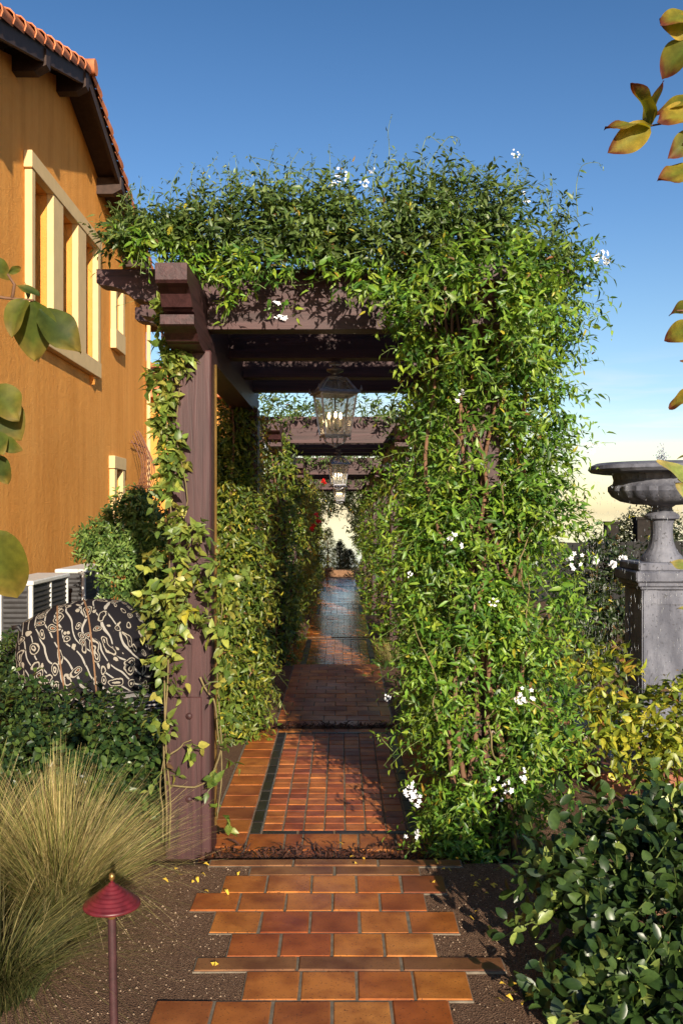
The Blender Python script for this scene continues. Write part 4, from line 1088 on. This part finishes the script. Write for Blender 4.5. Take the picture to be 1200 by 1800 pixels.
for cv in ([(292, 1480), (290, 1300), (296, 1100), (300, 900), (292, 700), (285, 520)], [(300, 1490), (296, 1350), (285, 1150), (310, 1000), (330, 880), (310, 760), (318, 600)], [(300, 1380), (340, 1385), (372, 1370), (392, 1300), (380, 1200), (392, 1050)], [(350, 1190), (375, 1230), (390, 1320), (384, 1440)], [(290, 1480), (282, 1400), (288, 1320)], [(296, 1330), (320, 1310), (335, 1300)]):
    vine_stem(mb, [at(x, y, 4.935) for x, y in cv], .006, .003, .006, 24, 5)
mb.build('trunk', M['vine_stem'], vl, smooth=True)
# --- vines on left rear post
G3 = [(.085, .135, .020), (.12, .175, .024), (.055, .095, .018), (.20, .21, .025)]
def column_vine(x, y, zb, zt, rx, ry, n, lab, cols=G3, wts=(4, 4, 3, 1), yel=.06, singles=300, leaf=(.055, .09), lum=1.0, step=.24):
    t = empty('climbing_vine', (x, y, zb)); f = Foliage(); f.yellow = yel
    for z in np.arange(zb+.05, zt, step):
        w = (1.0 if z < zb+1.9 else .8)*random.uniform(.72, 1.28)
        f.blob((x+random.uniform(-.05, .05), y, z), (rx*w, ry*w, step*1.2), n, K=7, length=(.12, .26), rad=(.65, 1.05), droop=.5, up=0, leaf=leaf, aspect=.36, cols=cols, wts=wts, tipcol=(.28, .27, .04))
    f.build(t, M['leaf'], zmin=zb, singles=singles)
    mb = MB(); vine_stem(mb, [(x, y-.15, zb), (x+.05, y-.15, (zb+zt)/2), (x, y-.15, zt)], .016, .008, .03); mb.build('trunk', M['twig'], t, smooth=True)
    tag(t, lab, 'climbing vine'); return t
column_vine(-.90, 7.70, -.14, 2.52, .20, .22, 190, 'full green vine column on the rear left post of the nearest pergola')
column_vine(-.95, 8.9, -.2, 2.55, .22, .22, 80, 'golden leaved shrub showing between the left posts', [(.30, .24, .03), (.22, .20, .03), (.36, .22, .03)], (3, 3, 2), .1, 0, step=.4)
lv = column_vine(-.84, 11.72, -.27, 2.5, .20, .2, 80, 'dark green vine on the front left post of the second pergola', G3, (3, 3, 4, 1), .05, 0, (.07, .11), step=.3)
lv2 = column_vine(-.84, 14.45, -.27, 2.2, .22, .22, 60, 'dark vine on the rear left post of the second pergola', G3, (3, 2, 4, 1), .08, 0, (.08, .12), step=.3)
rv = column_vine(.90, 11.8, -.27, 2.75, .36, .30, 90, 'leafy vine on the front right post of the second pergola', G1, (4, 3, 3, 2, 1), .03, 0, (.07, .11), step=.3)
rv2 = column_vine(.88, 14.5, -.27, 2.6, .34, .32, 70, 'leafy vine on the rear right post of the second pergola', G1, (4, 3, 2, 3, 1), .03, 0, (.08, .12), step=.3)
names = {1: 'third', 2: 'fourth'}
for k in (1, 2):
    for src, txt in ((lv, 'front left'), (lv2, 'rear left'), (rv, 'front right'), (rv2, 'rear right')):
        o = copy_tree(src); o.location = src.location+Vector((0, MOD*k, -DROP*k)); o['label'] = 'dim vine on the %s post of the %s pergola down the walk' % (txt, names[k])
# foliage on the roof of the later pergolas
for k in (1, 2, 3):
    t = empty('climbing_vine', (0, PY0+MOD*k+1.4, 2.9-DROP*k)); f = Foliage()
    for x in np.arange(-1.0, 1.1, .3):
        for y in (5.0, 6.3, 7.6): f.blob((x, y+MOD*k, 3.12-DROP*k), (.25, .4, .10 if k == 1 else .22), 14 if k == 1 and abs(x) < .6 else 26, K=6, length=(.12, .25), leaf=(.08, .12), up=.4, **KT)
    f.build(t, M['leaf'], singles=0); tag(t, 'thin vine trailing over the roof of the %s pergola' % ('second', 'third', 'fourth')[k-1], 'climbing vine')
# red flowers by the third pergola
bg_ = empty('flowering_vine', (-.62, 17.6, -.3)); f = Foliage(); f.yellow = .1
for z in np.arange(0, 2.2, .3): f.blob((-.66+.04*math.sin(z*5), 17.4, z), (.2, .2, .2), 40, K=6, leaf=(.07, .11), cols=[(.16, .15, .03), (.25, .19, .03), (.10, .10, .02)], wts=[3, 2, 2])
f.build(bg_, M['leaf'], singles=0); tag(bg_, 'yellowing vine with red flowers deep in the walk on the left', 'flowering vine')
for (px, py) in ((568, 846), (556, 905), (560, 916), (551, 925), (548, 930), (570, 848)):
    p = at(px, py, 17.1); mb = MB()
    for q in range(14):
        d = Vector((random.gauss(0, 1), random.gauss(0, 1), random.gauss(0, 1))).normalized(); u = d.orthogonal().normalized()*.02
        mb.add([p, p+d*.03+u, p+d*.06, p+d*.03-u], [(0, 1, 2, 3)])
    mb.build('flower', M['red_petal'], bg_)

# ------------------------------------------------------------------ hedges and shrubs
HG = [(.022, .048, .016), (.035, .068, .018), (.015, .034, .013), (.05, .085, .022)]
def twigs(thing, base, tips, r=.008):
    mb = MB()
    for tp in tips:
        b = Vector(base)+Vector((random.gauss(0, .08), random.gauss(0, .05), 0)); m = b.lerp(Vector(tp), .5)+Vector((random.gauss(0, .04), random.gauss(0, .04), .05))
        mb.tube([b, m, tp], [r, r*.7, r*.35], 5)
    return mb.build('branches', M['twig'], thing, smooth=True)
hd = empty('hedge', (-1.8, 5.7, -.17)); tag(hd, 'dark glossy clipped hedge between the feather grass and the paisley chair', 'hedge')
f = Foliage(); f.yellow = 0; f.hole = 1.1
KH = dict(leaf=(.04, .065), aspect=.62, cols=HG, wts=[4, 3, 4, 1], tipcol=(.10, .15, .03), droop=.1, upbias=.9)
for x in np.arange(-2.5, -.98, .17):
    for y in (5.35, 5.7, 6.1):
        for z in (-.05, .12, .28, .42): f.blob((x, y, z+random.uniform(-.04, .04)+.05*math.sin(x*5)), (.15, .20, .13), 40 if y < 5.5 else 24, K=6, length=(.08, .16), rad=(.6, 1.1), up=.5, **KH)
f.build(hd, M['leaf_glossy'], shape='round', zmin=-.16, foldr=(.1, .4), curlr=(.0, .3))
twigs(hd, (-1.75, 5.6, -.15), [at(random.uniform(20, 280), random.uniform(1255, 1350), 5.45) for i in range(26)], .008)
hb = empty('hedge', (-2.2, 8.5, -.2)); tag(hb, 'dark hedge behind the paisley chair and below the air conditioners', 'hedge')
f = Foliage(); f.yellow = 0
for x in np.arange(-3.5, -1.3, .25):
    for y in (8.1, 8.5):
        for z in (.0, .2, .38+.26*(x > -2.35)): f.blob((x, y, z), (.2, .25, .2), 40, K=6, length=(.08, .18), up=.4, leaf=(.05, .075), aspect=.5, cols=[(.03, .06, .018), (.05, .085, .022), (.02, .04, .015)], wts=[3, 2, 3], tipcol=(.12, .16, .04))
f.build(hb, M['leaf_glossy'], zmin=-.19, singles=0)
gb = empty('shrub', (-2.2, 9.4, -.2)); tag(gb, 'bright green bushy shrub against the orange wall, right of the air conditioners', 'shrub')
f = Foliage(); f.yellow = .01
for (px, py, r, n) in ((230, 920, .22, 90), (200, 960, .2, 80), (175, 950, .14, 50), (250, 970, .22, 90), (225, 1010, .24, 90), (265, 930, .2, 70), (290, 980, .2, 70), (265, 1040, .22, 70), (160, 965, .1, 30), (240, 890, .12, 40)):
    p = at(px, py, 9.4); f.blob(tuple(p), (r, r, r), n*2, K=7, length=(.1, .2), up=.5, leaf=(.06, .10), aspect=.4, cols=[(.09, .16, .04), (.13, .21, .05), (.05, .10, .03)], wts=[3, 3, 2], tipcol=(.26, .34, .10))
f.build(gb, M['leaf_glossy'], singles=120)
twigs(gb, (-2.15, 9.5, -.2), [at(random.uniform(180, 280), random.uniform(920, 1000), 9.4) for i in range(12)], .015)
# feather grass
def grass(name, c, n, H, spread, lab, cols, tips, seed=1):
    t = empty(name, c); V = []; Fc = []; C = []; rg = random.Random(seed)
    bun = [(rg.uniform(0, 6.2832), rg.random()**.6, rg.uniform(.72, 1.12), rg.uniform(.55, 1.35)) for q in range(max(8, n//36))]
    for i in range(n):
        ba, bk, bh, bc = rg.choice(bun); a = ba+rg.gauss(0, .10); k = min(1, max(0, bk+rg.gauss(0, .07))); lean = k*spread*rg.uniform(.75, 1.1); h = H*bh*rg.uniform(.72, 1.08)*(1-.22*k)
        if rg.random() < .12: a = rg.uniform(0, 6.2832); k = rg.random(); lean = k*spread*rg.uniform(.7, 1.4)
        bx, by = c[0]+.13*k*math.cos(a)+rg.gauss(0, .02), c[1]+.13*k*math.sin(a)+rg.gauss(0, .02)
        w = rg.uniform(.0009, .0021)*(1.5 if rg.random() < .08 else 1); cc = Vector(rg.choice(cols))*rg.uniform(.4, 1.2)*bc; ct = Vector(rg.choice(tips))*rg.uniform(.5, 1.4)*bc
        ax = a+rg.gauss(0, .25); dx, dy = math.cos(ax), math.sin(ax); sx = Vector((1, 0, 0)) if rg.random() < .7 else Vector((-dy, dx, 0))
        b0 = len(V); S = 6
        for s in range(S+1):
            u = s/S; r = lean*(u**1.7); z = h*(u-.42*(lean/h)*u**3*rg.uniform(.6, 1))
            p = Vector((bx+dx*r, by+dy*r, c[2]+z)); ww = w*(1-.75*u)
            V.append(p-sx*ww-Vector(c)); V.append(p+sx*ww-Vector(c)); q = cc.lerp(ct, min(1, u*1.25)); C += [q, q]
        Fc += [(b0+2*s, b0+2*s+1, b0+2*s+3, b0+2*s+2) for s in range(S)]
    me = bpy.data.meshes.new('blades'); me.from_pydata(V, [], Fc)
    at_ = me.attributes.new('Col', 'FLOAT_COLOR', 'POINT'); at_.data.foreach_set('color', np.array([(q[0], q[1], q[2], 1) for q in C], np.float32).reshape(-1))
    me.materials.append(M['grass']); o = bpy.data.objects.new('blades', me); col.objects.link(o); o.parent = t; tag(o, kind='stuff'); tag(t, lab, 'grass'); return t
GC = [(.06, .085, .02), (.09, .10, .025), (.035, .055, .015), (.11, .09, .03)]; GTp = [(.46, .36, .16), (.34, .30, .11), (.55, .42, .22), (.22, .25, .07), (.28, .20, .09)]
grass('feather_grass', (-1.16, 3.85, -.01), 3200, .72, .56, 'blond feather grass clump behind the red path light', GC, GTp, 3)
grass('feather_grass', (-1.52, 3.9, -.01), 2400, .72, .52, 'feather grass tuft at the left edge of the picture, behind the other clump', GC, GTp, 5)
grass('feather_grass', (-1.22, 3.32, -.01), 1500, .50, .62, 'dark drooping tuft of feather grass at the lower left, left of the red path light', [(.03, .045, .012), (.05, .06, .016)], [(.14, .13, .04), (.24, .19, .08), (.07, .08, .02)], 6)  # blade colours darkened to paint in the shadow low on the left
grass('feather_grass', (.62, 11.3, -.2), 300, .5, .3, 'small dry grass tuft at the right edge of the far path', GC, GTp, 8)

# glossy shrub in the right foreground
BG = [(.03, .06, .015), (.05, .085, .02), (.02, .04, .013), (.30, .35, .095), (.19, .24, .06)]  # dark leaf greens, plus pale tones that paint some leaves as sunlit
sr = empty('shrub', (1.3, 3.6, -.03)); tag(sr, 'large glossy broad-leaved shrub in the lower right corner', 'shrub')
f = Foliage(); f.yellow = 0
KS = dict(leaf=(.06, .108), aspect=.55, cols=BG, wts=[5, 5, 6, 2.4, 2.4], droop=.05, upbias=.5, spread=.8)
tips_ = []
f.hole = .55
for (px, py, Y, r, n) in ((905, 1440, 3.75, .03, 5), (935, 1480, 3.7, .05, 9), (1150, 1400, 3.8, .05, 9), (990, 1500, 3.6, .09, 22), (1050, 1485, 3.7, .10, 22), (960, 1440, 3.7, .05, 9), (1110, 1480, 3.7, .10, 22), (1170, 1460, 3.7, .11, 24), (1010, 1570, 3.5, .11, 26), (1080, 1560, 3.5, .12, 28), (1160, 1550, 3.5, .12, 28), (960, 1570, 3.5, .05, 9), (1050, 1630, 3.4, .11, 26), (1130, 1630, 3.4, .12, 28), (1200, 1630, 3.4, .12, 28), (1000, 1650, 3.4, .06, 10), (1020, 1710, 3.3, .08, 18), (970, 1740, 3.3, .05, 9), (1080, 1710, 3.3, .11, 26), (1150, 1710, 3.3, .11, 26), (1040, 1785, 3.2, .10, 24), (1110, 1785, 3.2, .11, 26), (1190, 1770, 3.2, .11, 26), (960, 1800, 3.2, .05, 9), (1240, 1520, 3.6, .13, 26), (1250, 1700, 3.4, .13, 26)):
    p = at(px+12, py+26, Y); tips_.append(p); f.blob(tuple(p), (r, r*.9, r), int(n*1.2), K=6, length=(.14, .26), rad=(.2, 1.05), up=.6, out=.6, stemrad=.003, **KS)
f.build(sr, M['leaf_glossy'], shape='round', foldr=(.15, .55), curlr=(-.1, .35), zmin=-.02)
twigs(sr, (1.32, 3.75, -.05), tips_, .012)
# yellow green shrub by the fountain
ys_ = empty('shrub', (2.0, 5.6, -.17)); tag(ys_, 'yellow-green leafy shrub at the foot of the fountain pedestal', 'shrub')
f = Foliage(); f.yellow = .12
tp2 = []
for (px, py, r, n) in ((1040, 1290, .16, 16), (1080, 1250, .12, 12), (1150, 1280, .16, 26), (1190, 1250, .14, 24), (1120, 1320, .14, 16), (1180, 1340, .16, 28), (1060, 1330, .1, 10), (1060, 1210, .10, 9), (1030, 1160, .09, 8), (1080, 1170, .08, 7), (1230, 1300, .2, 30)):
    p = at(px, py, 5.6); tp2.append(p); f.blob(tuple(p), (r, r, r), n*2, K=5, length=(.1, .2), up=.4, leaf=(.06, .10), aspect=.45, cols=[(.24, .27, .03), (.17, .22, .025), (.36, .33, .035), (.10, .14, .025)], wts=[4, 3, 3, 2])
f.build(ys_, M['leaf'], shape='ovate', singles=250)
twigs(ys_, (2.0, 5.7, -.17), tp2, .007)
# rose bush behind the fountain
rb = empty('rose_bush', (2.6, 10.5, -.2)); tag(rb, 'dark rose bush behind the falling water, left of the pedestal', 'rose bush')
f = Foliage(); f.yellow = .04; tp3 = []
for (px, py, r, n) in ((1050, 1010, .28, 60), (1020, 1060, .3, 60), (1080, 1060, .3, 60), (1050, 1120, .35, 70), (1010, 1140, .3, 60), (1090, 1130, .3, 60), (1040, 1190, .35, 60), (1100, 1200, .35, 50), (1065, 985, .2, 34), (1180, 1000, .35, 60), (1190, 1080, .35, 60), (1000, 1200, .3, 50)):
    p = at(px, py, 10.5); tp3.append(p); f.blob(tuple(p), (r, r, r), int(n*1.6), K=6, length=(.15, .3), up=.4, leaf=(.06, .10), aspect=.5, cols=[(.03, .05, .018), (.05, .075, .022), (.02, .035, .014), (.09, .06, .02)], wts=[3, 3, 3, 1])
f.build(rb, M['leaf'], shape='ovate', singles=0); twigs(rb, (2.7, 10.6, -.2), tp3, .012)
for (px, py) in ((1094, 982), (1076, 992), (1045, 985)):
    p = at(px, py, 10.1); mb = MB()
    for q in range(26):
        d = Vector((random.gauss(0, 1), random.gauss(0, 1)-.4, random.gauss(0, 1))).normalized(); u = d.orthogonal().normalized()*.025
        mb.add([p+d*.01, p+d*.035+u, p+d*.05, p+d*.035-u], [(0, 1, 2, 3)])
    mb.build('flower', M['petal'], rb)
# mixed low green between vine and fountain
ug = empty('shrub', (1.75, 8.0, -.2)); tag(ug, 'dim undergrowth between the big vine and the fountain', 'shrub')
f = Foliage(); f.yellow = .15
for i in range(14):
    p = (random.uniform(1.2, 1.7), random.uniform(7.0, 9.0), random.uniform(0, .6)); f.blob(p, (.25, .25, .22), 40, K=6, length=(.12, .25), leaf=(.06, .1), cols=[(.04, .06, .018), (.07, .085, .02), (.10, .07, .02)], wts=[3, 3, 2])
f.build(ug, M['leaf'], singles=0, zmin=-.18)

# ------------------------------------------------------------------ branches reaching into the picture close to the camera
def big_leaf_mesh(cg, ct, asp, curl, fold, wave, seed):
    rg = random.Random(seed); V = []; C = []; nS, nW = 12, 7
    for i in range(nS+1):
        t = i/nS; w = asp*.5*(math.sin(math.pi*min(1, t**.80))**.75)*(1 if t < .97 else .4)
        for j in range(nW):
            u = -1+2*j/(nW-1); y = u*w
            z = fold*abs(y)-curl*t*t+wave*math.sin(t*9+u*2+seed)*abs(u)*.03
            V.append((t, y+.015*math.sin(t*6+seed), z))
            k = min(1, max(0, (t-.68+.18*abs(u)+rg.uniform(-.08, .08))*3.4)); vein = 1.25 if j == nW//2 else 1
            g = Vector(cg[0]).lerp(Vector(cg[1]), min(1, abs(u)*.8+t*.4)); C.append(g.lerp(Vector(ct), k)*vein)
    Fc = [(i*nW+j, i*nW+j+1, (i+1)*nW+j+1, (i+1)*nW+j) for i in range(nS) for j in range(nW-1)]
    me = bpy.data.meshes.new('leaf'); me.from_pydata(V, [], Fc)
    a = me.attributes.new('Col', 'FLOAT_COLOR', 'POINT'); a.data.foreach_set('color', np.array([(*q, 1) for q in C], np.float32).reshape(-1))
    me.materials.append(M['leaf_big']); me.shade_smooth(); return me
def branch(name, lab, Y, leaves, stems, cols, tip, base):
    t = empty(name, base); vars_ = [big_leaf_mesh(cols[i % len(cols)], tip, .56+.06*(i % 3), .06+.07*(i % 4), .10+.12*(i % 3), 1+i % 2, i) for i in range(7)]
    for i, (bx, by, tx, ty, asp, roll) in enumerate(leaves):
        p, q = at(bx, by, Y), at(tx, ty, Y); q.y += random.uniform(-.04, .03); d = q-p; L = d.length; x = d.normalized()
        n0 = Vector((math.sin(roll)*.9, -1, math.cos(roll)*.3+.25)); z = (n0-x*n0.dot(x)).normalized()
        z = Matrix.Rotation(roll, 3, x) @ z; y = z.cross(x); o = bpy.data.objects.new('leaf', vars_[i % 7]); col.objects.link(o); o.parent = t
        p = p-Vector(base)
        o.matrix_basis = Matrix(((x.x*L, y.x*L*asp*1.2, z.x*L, p.x), (x.y*L, y.y*L*asp*1.2, z.y*L, p.y), (x.z*L, y.z*L*asp*1.2, z.z*L, p.z), (0, 0, 0, 1)))
    for s in stems:
        mb = MB(); mb.tube([at(x, y, Y) for x, y in s], [.0035*(1-.6*i/len(s)) for i in range(len(s))], 5); mb.build('twig', M['twig'], t, smooth=True)
    tag(t, lab, 'branch'); return t
RG = [((.10, .13, .02), (.30, .24, .025)), ((.16, .17, .025), (.42, .28, .03)), ((.07, .10, .018), (.20, .18, .022))]
branch('leafy_branch', 'branch of yellowing leaves with burnt tips at the upper right edge', 2.1,
       [(1215, 22, 1154, 50, 1.1, .2), (1215, 60, 1160, 30, .9, -.5), (1215, 75, 1164, 122, 1.1, .4), (1143, 221, 1066, 208, 1.0, .5), (1143, 221, 1071, 264, .8, -.5), (1140, 219, 1117, 145, 1.0, .9), (1143, 219, 1144, 151, .8, -.8), (1218, 165, 1156, 192, .9, .6), (1225, 205, 1150, 214, 1.1, .1), (1222, 240, 1172, 278, .8, -.6), (1225, 300, 1153, 308, 1.1, .3), (1225, 270, 1195, 255, .8, .9), (1222, 535, 1180, 546, 1.0, .4), (1222, 570, 1172, 592, 1.1, -.2), (1220, 640, 1196, 632, .9, .2), (1222, 690, 1178, 712, 1.0, .7)],
       [[(1235, 195), (1190, 212), (1143, 221)], [(1240, -20), (1225, 150), (1230, 300), (1235, 560), (1230, 760)], [(1232, 545), (1205, 546), (1188, 546)], [(1230, 30), (1215, 40)], [(1230, 300), (1215, 300)]], RG, (.13, .03, .015), at(1240, 760, 2.1))
branch('shrub_branch', 'pale green leaves entering at the right edge in front of the fountain urn', 2.3,
       [(1222, 850, 1156, 806, .8, .3), (1222, 880, 1185, 850, .8, -.3), (1220, 800, 1195, 800, .8, .5), (1225, 1005, 1187, 980, .9, .2), (1225, 1075, 1190, 1068, .9, .8), (1222, 870, 1198, 838, .7, .9)],
       [[(1235, 1100), (1230, 1000), (1222, 850), (1215, 800)]], [((.22, .28, .07), (.34, .38, .12)), ((.18, .25, .06), (.30, .33, .10))], (.42, .33, .12), at(1235, 1100, 2.3))
LG = [((.05, .075, .012), (.11, .13, .02)), ((.03, .05, .011), (.08, .10, .016)), ((.07, .09, .015), (.17, .16, .02))]
branch('overhanging_branch', 'dark green leaves on a twig at the left edge, before the orange wall', 1.7,
       [(60, 527, 52, 632, 1.1, .3), (68, 545, 143, 614, .9, -.5), (45, 525, 22, 590, .8, .7), (-18, 455, 14, 486, 1.1, .2), (-25, 700, 34, 772, 1.1, .4), (-14, 685, 42, 735, 1.0, -.2), (0, 775, 38, 792, 1.0, .8), (-6, 760, 16, 800, .9, .1), (-10, 800, 9, 852, .9, .4), (-20, 930, 14, 1060, 1.0, .5), (-30, 820, 6, 770, .9, -.6), (70, 520, 30, 500, .6, .2), (15, 480, 32, 463, .5, .5), (48, 527, 44, 488, .5, .8)],
       [[(-40, 515), (10, 524), (60, 528)], [(22, 525), (26, 500), (14, 482)], [(-50, 400), (-45, 700), (-40, 1000)], [(-42, 770), (0, 775)], [(-42, 680), (-10, 690)], [(-40, 930), (-15, 935)]], LG, (.20, .15, .03), at(-60, 1000, 1.7))

# ------------------------------------------------------------------ background
fe = empty('fence', (9, 22, -.4)); tag(fe, 'dark slatted fence along the edge of the garden behind the fountain', 'fence')
for i in range(70):
    x = 4.6+i*.16; MB().box(x, x+.152, 22.0, 22.03, -.45, 1.0+.02*math.sin(i)).build('slat', M['fence'], fe)
for z in (.0, .8): MB().box(4.5, 16, 22.03, 22.08, z, z+.08).build('rail', M['fence'], fe)
for i, (px, w, top) in enumerate(((1073, .30, 918), (1128, .36, 910))):
    p = at(px, top, 23.5); t = empty('pillar', (p.x, 23.5, -.5))
    MB().bbox(p.x-w*.5, p.x+w*.5, 23.5-w*.5, 23.5+w*.5, -.5, p.z-.05, .01).build('shaft', M['far_dark'], t); MB().bbox(p.x-w*.58, p.x+w*.58, 23.5-w*.58, 23.5+w*.58, p.z-.05, p.z+.02, .01).build('cap', M['far_dark'], t)
    tag(t, ('free-standing dark pillar rising behind the fence, left of the urn stem', 'dark pillar partly hidden behind the urn stem')[i], 'pillar', 'garden pillars')
bt = empty('shrub', (7.3, 24, -.5)); f = Foliage()
for (px, py, r) in ((1100, 945, .4), (1115, 935, .4), (1130, 925, .45), (1150, 930, .5), (1180, 940, .5), (1195, 950, .5), (1085, 955, .3)):
    p = at(px, py, 24); f.blob(tuple(p), (r, r, r), 50, K=6, length=(.2, .4), leaf=(.12, .18), cols=[(.03, .04, .015), (.05, .05, .02)], wts=[2, 1], up=.6)
f.build(bt, M['leaf'], singles=0); tag(bt, 'dark shrubs behind the fence beside the urn stem', 'shrub')
# end of the walk
def conifer(px, py_top, Y, w, lab):
    p = at(px, py_top, Y); g = ground_z(p.x, Y); t = empty('conifer', (p.x, Y, g)); f = Foliage(); H = p.z-g
    for z in np.linspace(.1, .95, 9):
        r = w*(1-z)**.6*(.35+.65*min(1, z*4)); f.blob((p.x, Y, g+H*z), (r, r, H*.08), 50, K=6, length=(.12, .22), leaf=(.08, .13), aspect=.22, up=1.3, cols=[(.05, .06, .02), (.09, .075, .025), (.03, .04, .015)], wts=[3, 2, 2])
    f.build(t, M['leaf'], singles=0); MB().tube([(p.x, Y, g), (p.x, Y, g+H*.8)], [.05, .015], 6).build('trunk', M['twig'], t); tag(t, lab, 'conifer', 'conifers at the end of the walk')
conifer(576, 934, 35, .38, 'upright conifer at the end of the walk, left of the bright gap')
conifer(597, 955, 37, .42, 'rounder conifer at the end of the walk, in the bright gap')
conifer(612, 970, 36, .45, 'low conifer at the end of the walk, right of the bright gap')
mb = MB(); mb.bbox(-1.6, .45, 34.2, 34.6, -1.0, -.42, .02); mb.bbox(-1.0, -.3, 34.0, 34.65, -.42, -.34, .02)
o = mb.build('low_wall', M['far_brown'], None); tag(o, 'low brown garden wall closing the end of the walk', 'wall')
tr = empty('tree', (1.3, 33, -.75)); tag(tr, 'dark tree leaning over the end of the walk', 'tree'); f = Foliage(); tp = []
for (px, py, r, n) in ((570, 880, .3, 30), (582, 895, .25, 18), (628, 925, .3, 30), (590, 872, .35, 34), (610, 862, .45, 44), (630, 872, .5, 50), (645, 900, .5, 50), (640, 935, .4, 40), (625, 905, .25, 18), (660, 860, .6, 50), (600, 880, .2, 12), (632, 955, .2, 14), (575, 866, .35, 24), (655, 950, .4, 30), (585, 850, .5, 40), (620, 845, .5, 40)):
    p = at(px, py, 33); tp.append(p); f.blob(tuple(p), (r, r, r), n*2, K=6, length=(.15, .35), rad=(.3, 1.1), leaf=(.09, .15), aspect=.5, cols=[(.03, .04, .016), (.05, .06, .02)], wts=[2, 1])
f.build(tr, M['leaf'], singles=0, part='crown')
mb = MB(); mb.tube([(1.3, 33, -.8), (1.0, 33, .5), (.8, 33, 1.6), (.9, 33, 2.8)], [.13, .11, .08, .04], 8)
for p in tp: mb.tube([(.9, 33, 1.2), Vector((.85, 33, 1.6)).lerp(p, .5)+Vector((0, 0, .1)), p], [.04, .025, .01], 5)
mb.build('trunk', M['far_dark'], tr, smooth=True)
# reddish and green planting at the foot of the end wall and outside both sides of the walk
for i, (x, y, r, n, lab, cl) in enumerate((( -.75, 32.6, .35, 60, 'reddish bush beside the low end wall, left', [(.16, .03, .02), (.07, .05, .02)]), (.75, 32.4, .4, 60, 'dark bush beside the low end wall, right', [(.05, .03, .02), (.03, .04, .015)]), (2.4, 16, .9, 160, 'dark bush outside the second pergola on the right', [(.04, .06, .02), (.06, .08, .02)]), (-2.6, 15, .9, 160, 'dark bush between the house and the second pergola', [(.04, .06, .02), (.06, .08, .02)]), (-2.0, 12.5, .8, 150, 'green bush between the house and the walk, behind the golden shrub', [(.05, .08, .02), (.08, .11, .03)]))):
    g = ground_z(x, y); t = empty('shrub', (x, y, g)); f = Foliage()
    f.blob((x, y, g+r*.8), (r, r, r*.9), n, K=6, length=(.2, .35), leaf=(.08, .12), aspect=.45, cols=cl, wts=[1, 1]); f.blob((x, y, g+r*.6), (r*.6, r*.6, r*.7), n//2, K=6, length=(.2, .3), leaf=(.08, .12), aspect=.45, cols=cl, wts=[1, 1])
    f.build(t, M['leaf'], singles=0, zmin=g); tag(t, lab, 'shrub')
